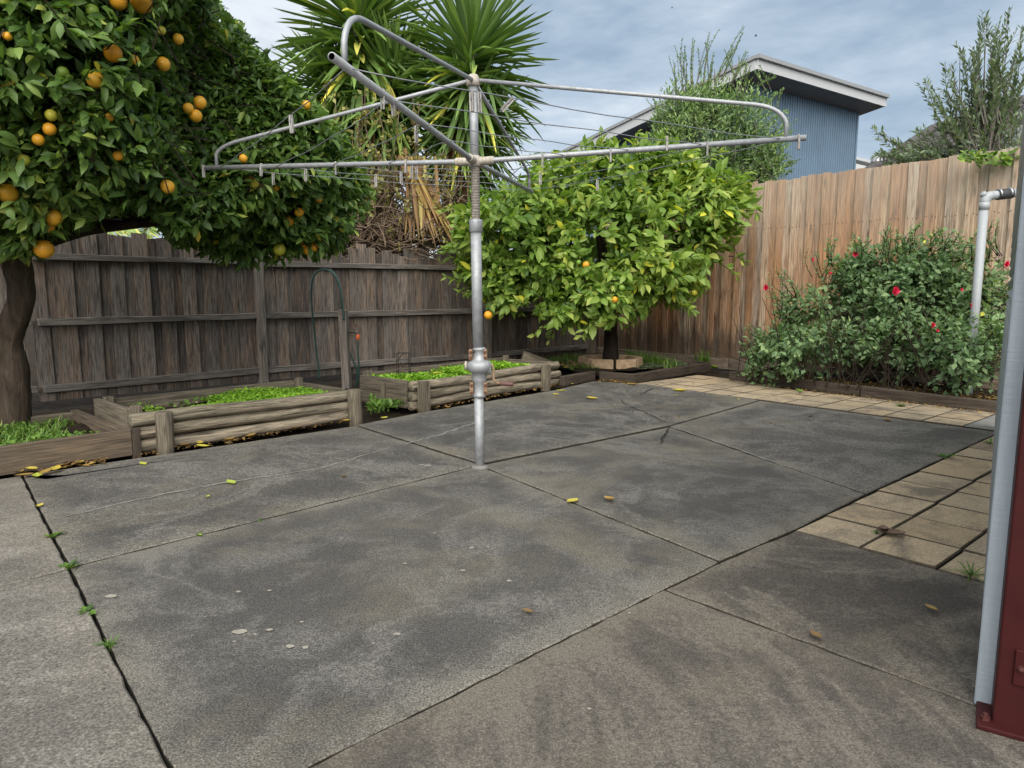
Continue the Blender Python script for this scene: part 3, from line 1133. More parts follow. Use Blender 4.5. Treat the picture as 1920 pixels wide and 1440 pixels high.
ua = (crn - pv0).normalized()
pave_grid(pave, pv0, ua, bdir, 0.345, 0.325, 11, 3, 0.012, 0.009)
w0, w1 = xy(G(1190, 719)), xy(G(1862, 806))
ub = (w1 - w0).normalized()
vb = Vector((-ub.y, ub.x))
if vb.y < 0:
    vb = -vb
pave_grid(pave2, w0 + vb * 0.012, ub, vb, 0.335, 0.335, 11, 4, 0.008, 0.008, lambda i, j: (j == 3 and i > 3))
slab("paver_slab", [w0 + ub * 3.69 + vb * .012, w0 + ub * 5.0 + vb * .012, w0 + ub * 5.0 + vb * 1.0, w0 + ub * 3.69 + vb * 1.0], "concrete_pale", pave2, 0.002, 0.006, rim=0.1)

# ================================================================== OLD FENCE (left and back)
F_PTS = [Vector((-7.2, 5.05)), Vector((-4.93, 7.34)), Vector((-3.22, 9.06)), Vector((-0.42, 11.15)), Vector((1.52, 12.95))]
fence = thing("paling_fence", (-2.3, 9.6, 0), "weathered grey paling fence with exposed rails behind the garden beds", "fence")


def paling(name, o, d, nrm, w, th, h, mat, parent, lean=0.0, z0=0.03, top=0.0):
    """one board, local z up"""
    t = Vector((d.x, d.y, 0)).normalized()
    n_ = Vector((nrm.x, nrm.y, 0)).normalized()
    up = (Vector((0, 0, 1)) + t * lean).normalized()
    t2 = n_.cross(up)
    if t2.dot(t) < 0:
        t2 = -t2
    vs, fs = [], []
    rows = 4
    dw = random.uniform(-.004, .004)
    tl, tr = random.uniform(-.012, .012) + top, random.uniform(-.012, .012) + top
    for i in range(rows + 1):
        z = -h / 2 + h * i / rows
        j = random.uniform(-.0025, .0025)
        for (x, y) in ((-w / 2 - dw * i / rows, -th / 2), (w / 2 + dw * i / rows, -th / 2), (w / 2, th / 2), (-w / 2, th / 2)):
            zz = z
            if i == rows:
                zz += tl if x < 0 else tr
            vs.append((x + j, y, zz))
    for i in range(rows):
        for k in range(4):
            a, b = i * 4 + k, i * 4 + (k + 1) % 4
            fs.append((a, b, b + 4, a + 4))
    fs += [(3, 2, 1, 0), tuple(rows * 4 + k for k in range(4))]
    nb = len(fs)
    for nz in (0.15, 0.85, 1.52) if h < 2 else (0.30, 1.15, 2.05):
        for sx in (-.3, .3):
            for front in (-1,):
                x0, y0, z0_ = sx * w + random.uniform(-.008, .008), -th / 2 - .0012, nz - z0 - h / 2 + random.uniform(-.012, .012)
                b_ = len(vs)
                vs += [(x0 - .004, y0, z0_ - .010), (x0 + .004, y0, z0_ - .010), (x0 + .0055, y0, z0_ + .005), (x0 - .0055, y0, z0_ + .005)]
                fs.append((b_, b_ + 1, b_ + 2, b_ + 3))
    me = MB().add(vs, fs).mesh(name, mat)
    me.materials.append(MATS["nail_rust"])
    me.polygons.foreach_set("material_index", [0] * nb + [1] * (len(fs) - nb))
    c = Vector((o.x, o.y, z0 + h / 2))
    y = up.cross(t2)
    return frame_obj(name, me, c, t2, y, up, parent)


def toward_cam(p, d):
    n_ = Vector((-d.y, d.x))
    return n_ if n_.dot(Vector((0, 0)) - p) > 0 else -n_


for s in range(len(F_PTS) - 1):
    a, b = F_PTS[s], F_PTS[s + 1]
    d = (b - a).normalized()
    L = (b - a).length
    nn = toward_cam(a, d)
    t = 0.06
    k = 0
    Htop = (1.80, 1.80, 1.74, 1.72)[s]
    while t < L - 0.05:
        over = k % 2 == 0
        w = random.uniform(0.135, 0.165) if over else random.uniform(0.14, 0.17)
        dep = 0.0 if over else -0.018
        hh = Htop + random.uniform(-0.07, 0.03) + (random.choice((0, 0, -0.10, 0.04)) if s >= 2 else 0)
        paling("paling", a + d * t + nn * dep, d, nn, w, 0.014, hh, "old_paling", fence, random.uniform(-.012, .012), 0.02)
        t += random.uniform(0.118, 0.135)
        k += 1
    for z, hh in ((0.155, 0.075), (0.85, 0.072), (1.52, 0.065)):
        sag = [0.0, random.uniform(-0.02, 0.0), 0.0]
        if z == 1.52 and s >= 2:
            z = 1.50
        o1, o2 = a + nn * 0.036 + d * 0.03, b + nn * 0.036 - d * 0.03
        o3 = timber("rail", (o1.x, o1.y, z), (o2.x, o2.y, z), 0.05, hh, "old_rail", fence, jit=0.006)
for i, p in enumerate(F_PTS[1:4]):
    d = (F_PTS[i + 2] - F_PTS[i]).normalized()
    nn = toward_cam(p, d)
    q = p + nn * 0.05
    if i == 0:
        continue
    timber("post", (q.x, q.y, -0.05), (q.x, q.y, (1.7, 1.62, 1.0)[i]), 0.13, 0.10, "old_post", fence, up=(d.x, d.y, 0), jit=0.004)
q = F_PTS[4] + Vector((-.12, -.18))
timber("post", (q.x, q.y, -0.05), (q.x, q.y, 1.5), 0.16, 0.15, "plank_wood", fence, up=(.7, .7, 0), jit=0.006, label="pale peeling corner post")

# ================================================================== NEW FENCE (right)
fence2 = thing("timber_fence", (3.4, 10.6, 0), "tall tan lapped timber paling fence behind the rose bed", "fence")
C0 = Vector((1.55, 12.9))
fd = Vector((0.6435, -0.7655)).normalized()
fn = toward_cam(C0, fd)
t, k = 0.0, 0
while t < 8.2:
    over = k % 2 == 0
    p = C0 + fd * t + fn * (random.uniform(0, .004) if over else -0.030)
    hh = 2.62 + random.uniform(-.014, .014) + 0.012 * math.sin(t * 1.3)
    paling("paling", p, fd, fn, random.uniform(.100, .112) if over else .15, 0.016, hh, "new_paling", fence2, random.uniform(-.004, .004), 0.10)
    t += random.uniform(.104, .112)
    k += 1
for i in range(3):
    a = C0 + fd * (2.75 * i) + fn * 0.012
    b = C0 + fd * (2.75 * i + 2.74) + fn * 0.012
    timber("plinth", (a.x, a.y, 0.05), (b.x, b.y, 0.05), 0.022, 0.17, "plinth_board", fence2)

# ================================================================== GARDEN BEDS
# --- low board bed round the orange tree
Bd = (xy(G(670, 787)) - xy(G(255, 852))).normalized()      # along the front of the beds
Bn = Vector((-Bd.y, Bd.x))                                  # towards the fence
b0 = thing("board_garden_bed", (-3.6, 5.1, 0), "low brown board edging round the orange tree trunk", "garden bed")
f1 = xy(G(247, 853))
f0 = f1 - Bd * 3.0
timber("front_board", (f0.x, f0.y, 0.095), (f1.x, f1.y, 0.095), 0.05, 0.19, "sleeper_brown", b0)
s1 = f1 + Bn * 0.03 - Bd * 0.02
s2 = s1 + Bn * 1.25
timber("side_board", (s1.x, s1.y, 0.10), (s2.x, s2.y, 0.10), 0.05, 0.17, "sleeper_brown", b0)
e1 = f1 + Bd * 0.032 - Bn * 0.0
timber("corner_peg", (e1.x, e1.y, -0.03), (e1.x, e1.y, 0.195), 0.06, 0.055, "sleeper_dark", b0, up=(Bd.x, Bd.y, 0))
k1, k0 = s2 - Bn * 0.03, s2 - Bn * 0.03 - Bd * 2.6
timber("back_board", (k0.x, k0.y, 0.09), (k1.x, k1.y, 0.09), 0.04, 0.16, "plank_wood", b0)


def soil_sheet(name, poly, z, parent, mat="soil", amp=0.02):
    """lumpy soil filling a four cornered bed"""
    n = 14
    a, b, c, d = [Vector((p[0], p[1])) for p in poly]
    vs, fs = [], []
    for j in range(n + 1):
        for i in range(n + 1):
            p = a.lerp(b, i / n).lerp(d.lerp(c, i / n), j / n)
            vs.append((p.x, p.y, z + amp * math.sin(p.x * 9 + p.y * 4) * math.cos(p.y * 11 - p.x * 3) + random.uniform(-amp, amp) * .4))
    for j in range(n):
        for i in range(n):
            k = j * (n + 1) + i
            fs.append((k, k + 1, k + n + 2, k + n + 1))
    return MB().add(vs, fs).build(name, mat, parent, True)


soil_sheet("soil", [f0 + Bn * .03, f1 + Bn * .03 - Bd * .05, k1 - Bn * .02 - Bd * .03, k0 - Bn * .02], 0.10, b0)


def log_bed(name, label, fl, fr, depth, post_px, loc):
    root = thing(name, (*loc, 0), label, "garden bed", "raised log garden beds")
    d = (fr - fl).normalized()
    n_ = Vector((-d.y, d.x))
    for i, z in enumerate((0.045, 0.14, 0.235)):
        j0, j1 = random.uniform(-.02, .01), random.uniform(-.01, .03)
        a, b = fl + d * j0, fr + d * j1
        log_piece("log", (a.x, a.y, z), (b.x, b.y, z), 0.050, "log_wood", root)
    return root, d, n_


fl1, fr1 = xy(G(250, 853)) + Bn * 0.05, xy(G(668, 788)) + Bn * 0.06
bed1, d1, n1_ = log_bed("log_garden_bed", "raised log bed full of bright green ground cover beside the orange tree", fl1, fr1, 0.8, None, (-2.3, 6.2))
for f_ in (0.105, 0.985):
    p = fl1.lerp(fr1, f_) - n1_ * 0.10
    log_piece("post", (p.x, p.y, -0.05), (p.x, p.y, 0.295), 0.062, "log_post", bed1, rough=0.05)


def bed_boards(root, fl, fr, n_, d, depth, ztop, left_two=False):
    a0, a1 = fl + n_ * 0.07 + d * 0.03, fl + n_ * depth + d * 0.03
    if left_two:
        timber("side_board", (a0.x, a0.y, 0.07), (a1.x, a1.y, 0.07), 0.035, 0.13, "plank_wood", root)
        timber("side_board", (a0.x, a0.y, 0.21), (a1.x, a1.y, 0.215), 0.035, 0.15, "plank_wood", root)
        st = a0.lerp(a1, 0.45) - d * 0.035
        timber("stake", (st.x, st.y, -0.03), (st.x, st.y, 0.24), 0.03, 0.05, "plank_wood", root, up=(n_.x, n_.y, 0))
    else:
        timber("side_board", (a0.x, a0.y, 0.245), (a1.x, a1.y, 0.245), 0.045, 0.15, "plank_wood", root)
        timber("side_board", (a0.x, a0.y, 0.08), (a1.x, a1.y, 0.08), 0.045, 0.16, "plank_wood", root)
    b0_, b1_ = fl + n_ * (depth + 0.02) + d * 0.08, fr + n_ * (depth + 0.02) - d * 0.05
    timber("back_board", (b0_.x, b0_.y, 0.20), (b1_.x, b1_.y, 0.20), 0.035, 0.20, "plank_wood", root)
    c0, c1 = fr + n_ * 0.07 - d * 0.04, fr + n_ * depth - d * 0.04
    timber("side_board", (c0.x, c0.y, 0.205), (c1.x, c1.y, 0.195), 0.04, 0.16, "plank_wood", root)
    for q_ in (b0_ + n_ * -.045 + d * .03, b1_ + n_ * -.045 - d * .03):
        timber("stake", (q_.x, q_.y, 0.0), (q_.x, q_.y, 0.325), 0.05, 0.07, "plank_wood", root, up=(d.x, d.y, 0))
    soil_sheet("soil", [fl + n_ * .05 + d * .05, fr + n_ * .05 - d * .05, fr + n_ * (depth - .005) - d * .05, fl + n_ * (depth - .005) + d * .05], 0.19, root)


bed_boards(bed1, fl1, fr1, n1_, d1, 0.82, 0.3)
cp = fl1 + n1_ * 0.09 + d1 * 0.085
timber("corner_peg", (cp.x, cp.y, 0.1), (cp.x, cp.y, 0.335), 0.06, 0.07, "plank_wood", bed1, up=(d1.x, d1.y, 0))

fl2, fr2 = xy(G(776, 770)) + Bn * 0.06, xy(G(1056, 722)) + Bn * 0.10
bed2, d2, n2_ = log_bed("log_garden_bed", "raised log bed with patchy weeds and a small wire trellis behind the clothesline mast", fl2, fr2, 0.8, None, (-.2, 8.0))
for f_ in (0.045, 0.86):
    p = fl2.lerp(fr2, f_) - n2_ * 0.085
    timber("post", (p.x, p.y, -0.04), (p.x, p.y, 0.285), 0.13, 0.06, "log_post", bed2, up=(n2_.x, n2_.y, 0), jit=0.004)
bed_boards(bed2, fl2, fr2, n2_, d2, 0.80, 0.3, True)
for k in range(2):
    a = fr2 + n2_ * (0.55 + k * .25) + d2 * (0.0 + k * .3)
    b = a + d2 * 0.42 - n2_ * 0.15
    timber("loose_board", (a.x, a.y, 0.30), (b.x, b.y, 0.10 + 0.04 * k), 0.03, 0.12, "plank_wood", bed2)

# --- dark sleeper bed round the lemon tree
b3 = thing("sleeper_garden_bed", (1.6, 9.9, 0), "dark low sleeper edging of the corner bed under the lemon tree", "garden bed")
q0, q1, q2, q3 = xy(G(1058, 724)), xy(G(1117, 713)), xy(G(1186, 720)), xy(G(1332, 695))
for a, b in ((q0, q1), (q1 + (q2 - q1).normalized() * .05, q2), (q2 + (q3 - q2).normalized() * .055, q3)):
    d = (b - a).normalized()
    off = Vector((-d.y, d.x)) * 0.04
    a2, b2 = a + off, b + off
    timber("sleeper", (a2.x, a2.y, 0.058), (b2.x, b2.y, 0.058), 0.075, 0.125, "sleeper_dark", b3, bevel=0.008, jit=0.004)
soil_sheet("soil", [q1 + Vector((-.1, .1)), q3 + Vector((-.1, .03)), Vector((1.75, 12.45)), Vector((0.2, 11.3))], 0.075, b3)
sm = MB()
sm.add([(*(q2 + Vector((0, .05))), .05), (*(q1 + Vector((0, .12))), .05), (*(q1 + Vector((.4, .45))), .05)], [(0, 2, 1)])
sm.build("soil", "soil", b3)

# --- sleeper bed with the roses
b4 = thing("sleeper_garden_bed", (3.9, 8.7, 0), "long dark sleeper edging in front of the rose bush", "garden bed")
r0, r1 = xy(G(1366, 713)), xy(G(1845, 773)) + ub * 0.35
off = vb * 0.04
for f0_, f1_ in ((0.0, 0.52), (0.524, 1.0)):
    a, b = r0.lerp(r1, f0_) + off, r0.lerp(r1, f1_) + off
    timber("sleeper", (a.x, a.y, 0.055), (b.x, b.y, 0.055), 0.07, 0.12, "sleeper_dark", b4, bevel=0.008, jit=0.004)
a, b = r0 + vb * 0.09 + ub * 0.035, r0 + vb * 1.0 + ub * 0.035
timber("sleeper", (a.x, a.y, 0.052), (b.x, b.y, 0.052), 0.07, 0.12, "sleeper_dark", b4, bevel=0.008, jit=0.004)
soil_sheet("soil", [r0 + vb * .07, r1 + vb * .07, r1 + vb * 1.25, r0 + vb * 1.25], 0.07, b4)

# --- block ring round the lemon trunk
ring = thing("tree_ring", (1.44, 10.35, 0.07), "octagonal ring of sand coloured blocks round the lemon trunk", "edging")
for k in range(8):
    a = R(22.5 + 45 * k)
    c = Vector((1.44 + 0.40 * math.cos(a), 10.35 + 0.40 * math.sin(a), 0.135))
    ra, ta = Vector((math.cos(a), math.sin(a), 0)), Vector((-math.sin(a), math.cos(a), 0))
    w = 0.29
    vs = []
    for z in (-.065, .065):
        for (rr, ww) in ((-.045, .86), (.045, 1.12)):
            for s_ in (-.5, .5):
                vs.append(c + ra * rr + ta * (w * ww * s_) + Vector((0, 0, z)))
    mb = MB().add(vs, [(0, 1, 3, 2), (4, 6, 7, 5), (0, 4, 5, 1), (2, 3, 7, 6), (0, 2, 6, 4), (1, 5, 7, 3)])
    mb.build("block", "block_sand", ring, bevel=0.008)

# ================================================================== ROTARY CLOTHESLINE
mx_, my_ = -0.216, 4.68
hoist = thing("rotary_clothesline", (mx_, my_, 0), "galvanised rotary clothesline with winding crank set in the concrete patio", "clothesline")
TOPX = -0.244


def mpos(z):
    f = z / 2.5
    return Vector((mx_ + (TOPX - mx_) * f, my_, z))


MB().tube([mpos(-0.08), mpos(0.52)], 0.0315, 20).build("lower_mast", "galvanised", hoist, True)
MB().tube([mpos(0.78), mpos(1.585)], 0.0345, 20).build("upper_mast", "galvanised", hoist, True)
MB().lathe(mpos(1.555), (0, 0, 1), [(0.036, 0), (0.043, 0.006), (0.044, 0.07), (0.042, 0.08), (0.030, 0.084)], 20).build("collar", "galvanised", hoist, True)
pr = [(0.0265, 0.0)]
z = 0.0
while z < 0.34:
    pr += [(0.0265, z + 0.004), (0.0285, z + 0.007), (0.0285, z + 0.011), (0.0265, z + 0.014)]
    z += 0.017
MB().lathe(mpos(1.63), (0, 0, 1), pr, 16).build("threaded_shaft", "aged_thread", hoist, True)
MB().tube([mpos(1.95), mpos(2.46)], 0.0275, 18).build("inner_mast", "galvanised", hoist, True)
prof = [(.030, .475), (.043, .482), (.045, .492), (.040, .502), (.037, .510), (.038, .575), (.045, .585), (.047, .600), (.047, .636), (.058, .645), (.074, .657), (.081, .672), (.0835, .688), (.080, .702), (.070, .716), (.052, .727), (.044, .733), (.044, .742), (.039, .748), (.038, .790), (.044, .796), (.044, .806), (.034, .812)]
MB().lathe(mpos(0), (0, 0, 1), [(.062, -.01), (.056, .006), (.040, .013), (.0325, .016)], 18).build("mortar_collar", "concrete_pale", hoist, True)
gear = MB().lathe(mpos(0), (0, 0, 1), prof, 26).build("gear_housing", "galvanised", hoist, True)
for sx in (-1, 1):
    for (z0, z1, xx) in ((0.728, 0.80, 0.048), (0.495, 0.58, 0.046)):
        c = mpos((z0 + z1) / 2) + Vector((sx * xx, -0.012, 0))
        lug = MB().box(c, (1, 0, 0), (0, 1, 0), (0, 0, 1), 0.026, 0.030, z1 - z0).build("clamp_lug", "rusty_bracket", hoist, bevel=0.006)
        for zz in (z0 + .018, z1 - .018):
            MB().lathe((c.x, c.y - 0.013, zz), (0, -1, 0), [(.0095, 0), (.0095, .008), (.006, .012)], 8).build("bolt", "rust_bolt", lug)
MB().lathe(mpos(.69) + Vector((-.075, 0.0, 0)), (-1, 0, 0), [(.030, 0), (.030, .012), (.018, .016)], 14).build("side_boss", "cast_cream", hoist, True)
MB().lathe(mpos(.672) + Vector((.05, 0.0, 0)), (1, 0, 0), [(.042, 0), (.040, .03), (.034, .036)], 16).build("crank_boss", "galvanised", hoist, True)
cb = mpos(.70) + Vector((.092, -.01, 0))
cr_ = MB().tube([mpos(.672) + Vector((.08, -.005, .02)), cb, cb + Vector((.012, -.004, -.04)), cb + Vector((.010, -.012, -.09)), cb + Vector((.018, -.016, -.115)), cb + Vector((.040, -.018, -.124)), cb + Vector((.060, -.019, -.126))], 0.0075, 8).build("crank_handle", "rusty_bracket", hoist, True)
MB().lathe(cb + Vector((.048, -.018, -.125)), (1, -.06, -.06), [(.010, 0), (.013, .01), (.013, .035), (.015, .06), (.014, .085), (.010, .095)], 12).build("grip", "handle_wood", cr_, True)

HUBZ = 2.0
hub = MB().lathe(mpos(HUBZ - .035), (0, 0, 1), [(.030, 0), (.042, .006), (.042, .064), (.030, .07)], 16).build("hub", "cast_cream", hoist, True)
top = MB().lathe(mpos(2.455), (0, 0, 1), [(.030, 0), (.042, .008), (.044, .045), (.036, .055), (.030, .07), (.020, .075)], 16).build("top_cap", "cast_cream", hoist, True)
ARMS = {}
ANG = {"right": -14.0, "front": -102.3, "left": 166.3, "back": 77.0}
LEN = {"right": 1.975, "front": 1.985, "left": 1.99, "back": 1.83}
ENDZ = {"right": 2.050, "front": 2.042, "left": 2.036, "back": 2.048}
for nme, a in ANG.items():
    dv = Vector((math.cos(R(a)), math.sin(R(a)), 0))
    sd2 = Vector((-dv.y, dv.x, 0))
    o_ = mpos(HUBZ) + sd2 * (0.0)
    e_ = Vector((o_.x + dv.x * LEN[nme], o_.y + dv.y * LEN[nme], ENDZ[nme]))
    ARMS[nme] = (o_, e_, dv)
    ua_ = (e_ - o_).normalized()
    s_ = MB().lathe(o_ + ua_ * .03, ua_, [(.024, 0), (.026, .01), (.026, .09), (.022, .10)], 14).build("arm_socket", "cast_cream", hoist, True)
    # open-ended tube
    t_in, t_out = 0.0125, 0.0165
    mbt = MB()
    mbt.tube([o_ + ua_ * 0.05, e_], t_out, 14, False)
    n0 = len(mbt.v)
    mbt.tube([e_ - ua_ * 0.12, e_], t_in, 14, True)
    k0_, k1_ = 14, n0 + 14
    for q_ in range(14):
        mbt.f.append((k0_ + q_, k0_ + (q_ + 1) % 14, k1_ + (q_ + 1) % 14, k1_ + q_))
    mbt.f = [f_ for f_ in mbt.f if not (len(f_) == 14 and min(f_) == n0 + 14)]
    mbt.build("arm", "galvanised", hoist, True)
    # bent stay from the top cap to near the arm end
    tp = mpos(2.492)
    pr_ = o_ + ua_ * (LEN[nme] * 0.945)
    zb = {"right": 2.235, "front": 2.255, "left": 2.19, "back": 2.20}[nme]
    bend = o_ + dv * (LEN[nme] * 0.90)
    bend.z = zb
    st_ = tp + dv * 0.03
    dr = (bend - st_).normalized()
    pts = [st_, st_.lerp(bend, .4), bend - dr * 0.10]
    endp = Vector((pr_.x, pr_.y, pr_.z - 0.01))
    p1_, p2_, p3_ = bend - dr * 0.10, bend + dr * 0.055, endp + Vector((0, 0, 0.10))
    for k in range(1, 8):
        f_ = k / 7
        pts.append(p1_ * (1 - f_) ** 2 + p2_ * (2 * f_ * (1 - f_)) + p3_ * f_ ** 2)
    pts.append(endp)
    MB().tube(pts, 0.0125, 12).build("stay", "galvanised", hoist, True)

WIRES = {}
order = ["right", "back", "left", "front"]
for i in range(4):
    n0_, n1n = order[i], order[(i + 1) % 4]
    for j, fr_ in enumerate((0.935, 0.715, 0.50, 0.30)):
        a = ARMS[n0_][0].lerp(ARMS[n0_][1], fr_)
        b = ARMS[n1n][0].lerp(ARMS[n1n][1], fr_)
        sag = random.uniform(.012, .03) * fr_
        pts = []
        for k in range(13):
            f_ = k / 12
            p = a.lerp(b, f_)
            p.z -= sag * 4 * f_ * (1 - f_) + 0.004 * math.sin(f_ * 17 + j)
            pts.append(p)
        WIRES[(n0_, n1n, j)] = pts
        MB().tube(pts, 0.0026, 6).build("line_wire", "wire_grey", hoist, True)


# --- clothes pegs hung on the arms and wires
def peg_meshes():
    w, h = 0.009, 0.078
    out = []
    for s_ in (-1, 1):
        vs = []
        prof_ = [(.0015, -h * .62), (.0075, -h * .60), (.0085, -h * .1), (.0075, h * .30), (.0050, h * .36), (.0018, h * .30), (.0025, 0.0), (.0012, -h * .2)]
        for y in (-w / 2, w / 2):
            vs += [(s_ * x, y, z_) for (x, z_) in prof_]
        n = len(prof_)
        fs = [tuple(range(n)) if s_ > 0 else tuple(reversed(range(n))), tuple(reversed(range(n, 2 * n))) if s_ > 0 else tuple(range(n, 2 * n))]
        for k in range(n):
            q_ = (k, (k + 1) % n, (k + 1) % n + n, k + n)
            fs.append(q_ if s_ < 0 else tuple(reversed(q_)))
        out.append(MB().add(vs, fs).mesh("prong", "peg_wood"))
    sp = MB().lathe((0, -.0055, 0), (0, 1, 0), [(.0045, 0), (.0045, .011)], 8)
    out.append(sp.mesh("spring", "wire_grey"))
    return out


PEGM = peg_meshes()


def put_peg(p, label, yaw=0.0, roll=0.0, drop=0.03, scale=1.15):
    M = Matrix.Translation(p) @ Matrix.Rotation(yaw, 4, "Z") @ Matrix.Rotation(roll, 4, "Y") @ Matrix.Translation((0, 0, -drop)) @ Matrix.Scale(scale, 4)
    o = bpy.data.objects.new("clothes_peg", None)
    o.empty_display_size = .03
    link(o, M)
    tag(o, label, "peg", "grey clothes pegs on the clothesline")
    for nm, me in zip(("prong", "prong", "spring"), PEGM):
        link(bpy.data.objects.new(nm, me), M, o)


def on_seg(a, b, px):
    lo, hi = 0.0, 1.0
    xa, xb = proj(a)[0, 0], proj(b)[0, 0]
    for _ in range(40):
        m = (lo + hi) / 2
        xm = proj(a.lerp(b, m))[0, 0]
        if (xm < px) == (xa < xb):
            lo = m
        else:
            hi = m
    return a.lerp(b, lo)


def on_poly(pts, px):
    best = None
    for i in range(len(pts) - 1):
        xs = sorted((proj(pts[i])[0, 0], proj(pts[i + 1])[0, 0]))
        if xs[0] <= px <= xs[1]:
            return on_seg(pts[i], pts[i + 1], px)
    return pts[len(pts) // 2]


AL, AR, AF = ARMS["left"], ARMS["right"], ARMS["front"]
arm_pegs = [
    (AL, 383, "weathered peg at the far tip of the left arm of the clothesline"),
    (AL, 491, "weathered peg second from the tip of the left clothesline arm"),
    (AL, 630, "weathered peg midway along the left clothesline arm"),
    (AL, 762, "weathered peg on the left clothesline arm nearest before the mast"),
    (AR, 1017, "weathered peg on the right clothesline arm nearest to the mast"),
    (AR, 1145, "weathered peg second from the mast on the right clothesline arm"),
    (AR, 1250, "weathered peg standing upright near the middle of the right clothesline arm"),
    (AR, 1326, "weathered peg second from the tip of the right clothesline arm"),
    (AR, 1496, "weathered peg at the very tip of the right clothesline arm"),
    (AF, 718, "left one of two pegs side by side under the front clothesline arm"),
    (AF, 737, "right one of two pegs side by side under the front clothesline arm"),
]
for (A_, px, lab) in arm_pegs:
    p = on_seg(A_[0], A_[1], px)
    up_ = "upright" in lab
    yaw = math.atan2(A_[2].y, A_[2].x) + math.pi / 2 + random.uniform(-.4, .4)
    put_peg(p - Vector((0, 0.012, 0)), lab, yaw, math.pi if up_ else random.uniform(-.12, .12), 0.012 if not up_ else 0.01)
wire_pegs = [
    (("back", "left", 0), 512, 0, "small weathered peg on the outer back wire nearest the left arm tip"),
    (("back", "left", 1), 573, 0, "weathered peg on a back wire in front of the orange tree leaves"),
    (("back", "left", 1), 705, 0, "weathered peg hanging low on a back wire left of the mast"),
    (("back", "left", 2), 752, 0, "leftmost of three pegs bunched on the back wires left of the mast"),
    (("back", "left", 3), 772, 0, "middle one of three pegs bunched on the back wires left of the mast"),
    (("back", "left", 3), 781, 0, "rightmost of three pegs bunched on the back wires left of the mast"),
    (("left", "front", 0), 545, 0, "lone weathered peg on the left outer wire before the sky"),
    (("left", "front", 2), 780, 0, "weathered peg on a left inner wire in front of the yucca leaves"),
    (("front", "right", 0), 884, 0, "left one of the two pegs clipped together at the top of the mast"),
    (("front", "right", 0), 898, 0, "right one of the two pegs clipped together at the top of the mast"),
    (("front", "right", 0), 962, 0.75, "tilted weathered peg on the front outer wire just right of the mast"),
    (("right", "back", 2), 1013, 0, "weathered peg on a back wire in front of the lemon tree top"),
    (("right", "back", 0), 1120, 0, "weathered peg on the outer back wire over the lemon tree"),
]
for (key, px, roll, lab) in wire_pegs:
    if key == ("front", "right", 0) or key in WIRES:
        pts = WIRES[key]
    put_peg(on_poly(pts, px), lab, random.uniform(-.5, .5), roll + random.uniform(-.06, .06), 0.03)

# ================================================================== TAP, HOSE, TRELLIS
tp0 = G(650, 720)
tap = thing("garden_tap", tp0, "old timber post with a garden tap between the two raised log beds", "tap")
timber("post", (tp0.x, tp0.y, -.05), (tp0.x - .02, tp0.y, 0.93), 0.12, 0.10, "old_post", tap, up=(1, 0, 0), jit=0.006)
tb = AT(664, 622, tp0.y - .03)
pipe_ = MB().tube([tb + Vector((-.07, .0, .0)), tb, tb + Vector((.035, -.02, .0)), tb + Vector((.05, -.03, -.03))], 0.014, 10).build("tap_body", "tap_brass", tap, True)
MB().tube([tb + Vector((-.005, -.0, .0)), tb + Vector((-.005, 0, .07))], 0.008, 8).build("spindle", "tap_brass", pipe_, True)
MB().box(tb + Vector((-.005, 0, .075)), (1, 0, 0), (0, 1, 0), (0, 0, 1), .085, .014, .012).build("tap_handle", "rust_bolt", tap, bevel=.003)
cn = AT(671, 632, tp0.y - .05)
MB().lathe(cn + Vector((0, 0, .035)), (0, 0, -1), [(.016, 0), (.022, .01), (.024, .055), (.016, .07)], 12).build("hose_connector", "plastic_orange", tap, True)


def hose(name, pxs, Y, r, label):
    pts = [AT(px, py, Y + dy) for (px, py, dy) in pxs]
    o = stem(pts, [r] * len(pts), 8, 6).build(name, "hose_green", None, True)
    return tag(o, label, "hose")


Yt = tp0.y
hose("garden_hose", [(600, 712, .25), (594, 660, .25), (587, 600, .2), (584, 555, .15), (586, 525, .1), (595, 510, .1), (610, 505, .05), (626, 515, .0), (637, 540, -.02), (642, 565, -.06), (645, 600, -.08)], Yt, .011, "dark green garden hose looped high over the timber tap post")
hose("garden_hose", [(612, 508, .18), (622, 507, .15), (634, 525, .1), (640, 550, .06), (641, 590, .09), (646, 630, .09), (656, 660, .09), (668, 692, .09), (671, 722, .09)], Yt, .010, "thin second green hose strand running behind the timber tap post")
hose("garden_hose", [(671, 640, -.05), (671, 660, -.06), (673, 690, -.05), (670, 712, -.03), (667, 726, 0)], Yt, .011, "short green hose hanging from the orange tap connector")

tr0 = AT(757, 706, 7.62)
tre = thing("wire_trellis", (tr0.x, tr0.y, .19), "small rusty wire plant trellis standing in the right log bed", "trellis")
hw, hh_ = 0.066, 0.335
z0 = 0.17
for sx in (-1, 1):
    for sy in (-1, 1):
        MB().tube([(tr0.x + sx * hw, tr0.y + sy * .05, z0), (tr0.x + sx * hw, tr0.y + sy * .05, z0 + hh_)], .0035, 6).build("upright", "wire_black", tre)
for sy in (-1, 1):
    y = tr0.y + sy * .055
    zz = [(-1, .03), (1, .14), (-1, .25), (0, hh_)]
    MB().tube([(tr0.x + s_ * hw, y, z0 + h_) for s_, h_ in zz], .003, 5).build("lattice_wire", "wire_black", tre)
    MB().tube([(tr0.x - s_ * hw, y + .004, z0 + h_) for s_, h_ in zz], .003, 5).build("lattice_wire", "wire_black", tre)
    MB().tube([(tr0.x - hw, y, z0 + hh_), (tr0.x + hw, y, z0 + hh_)], .0035, 6).build("top_wire", "wire_black", tre)
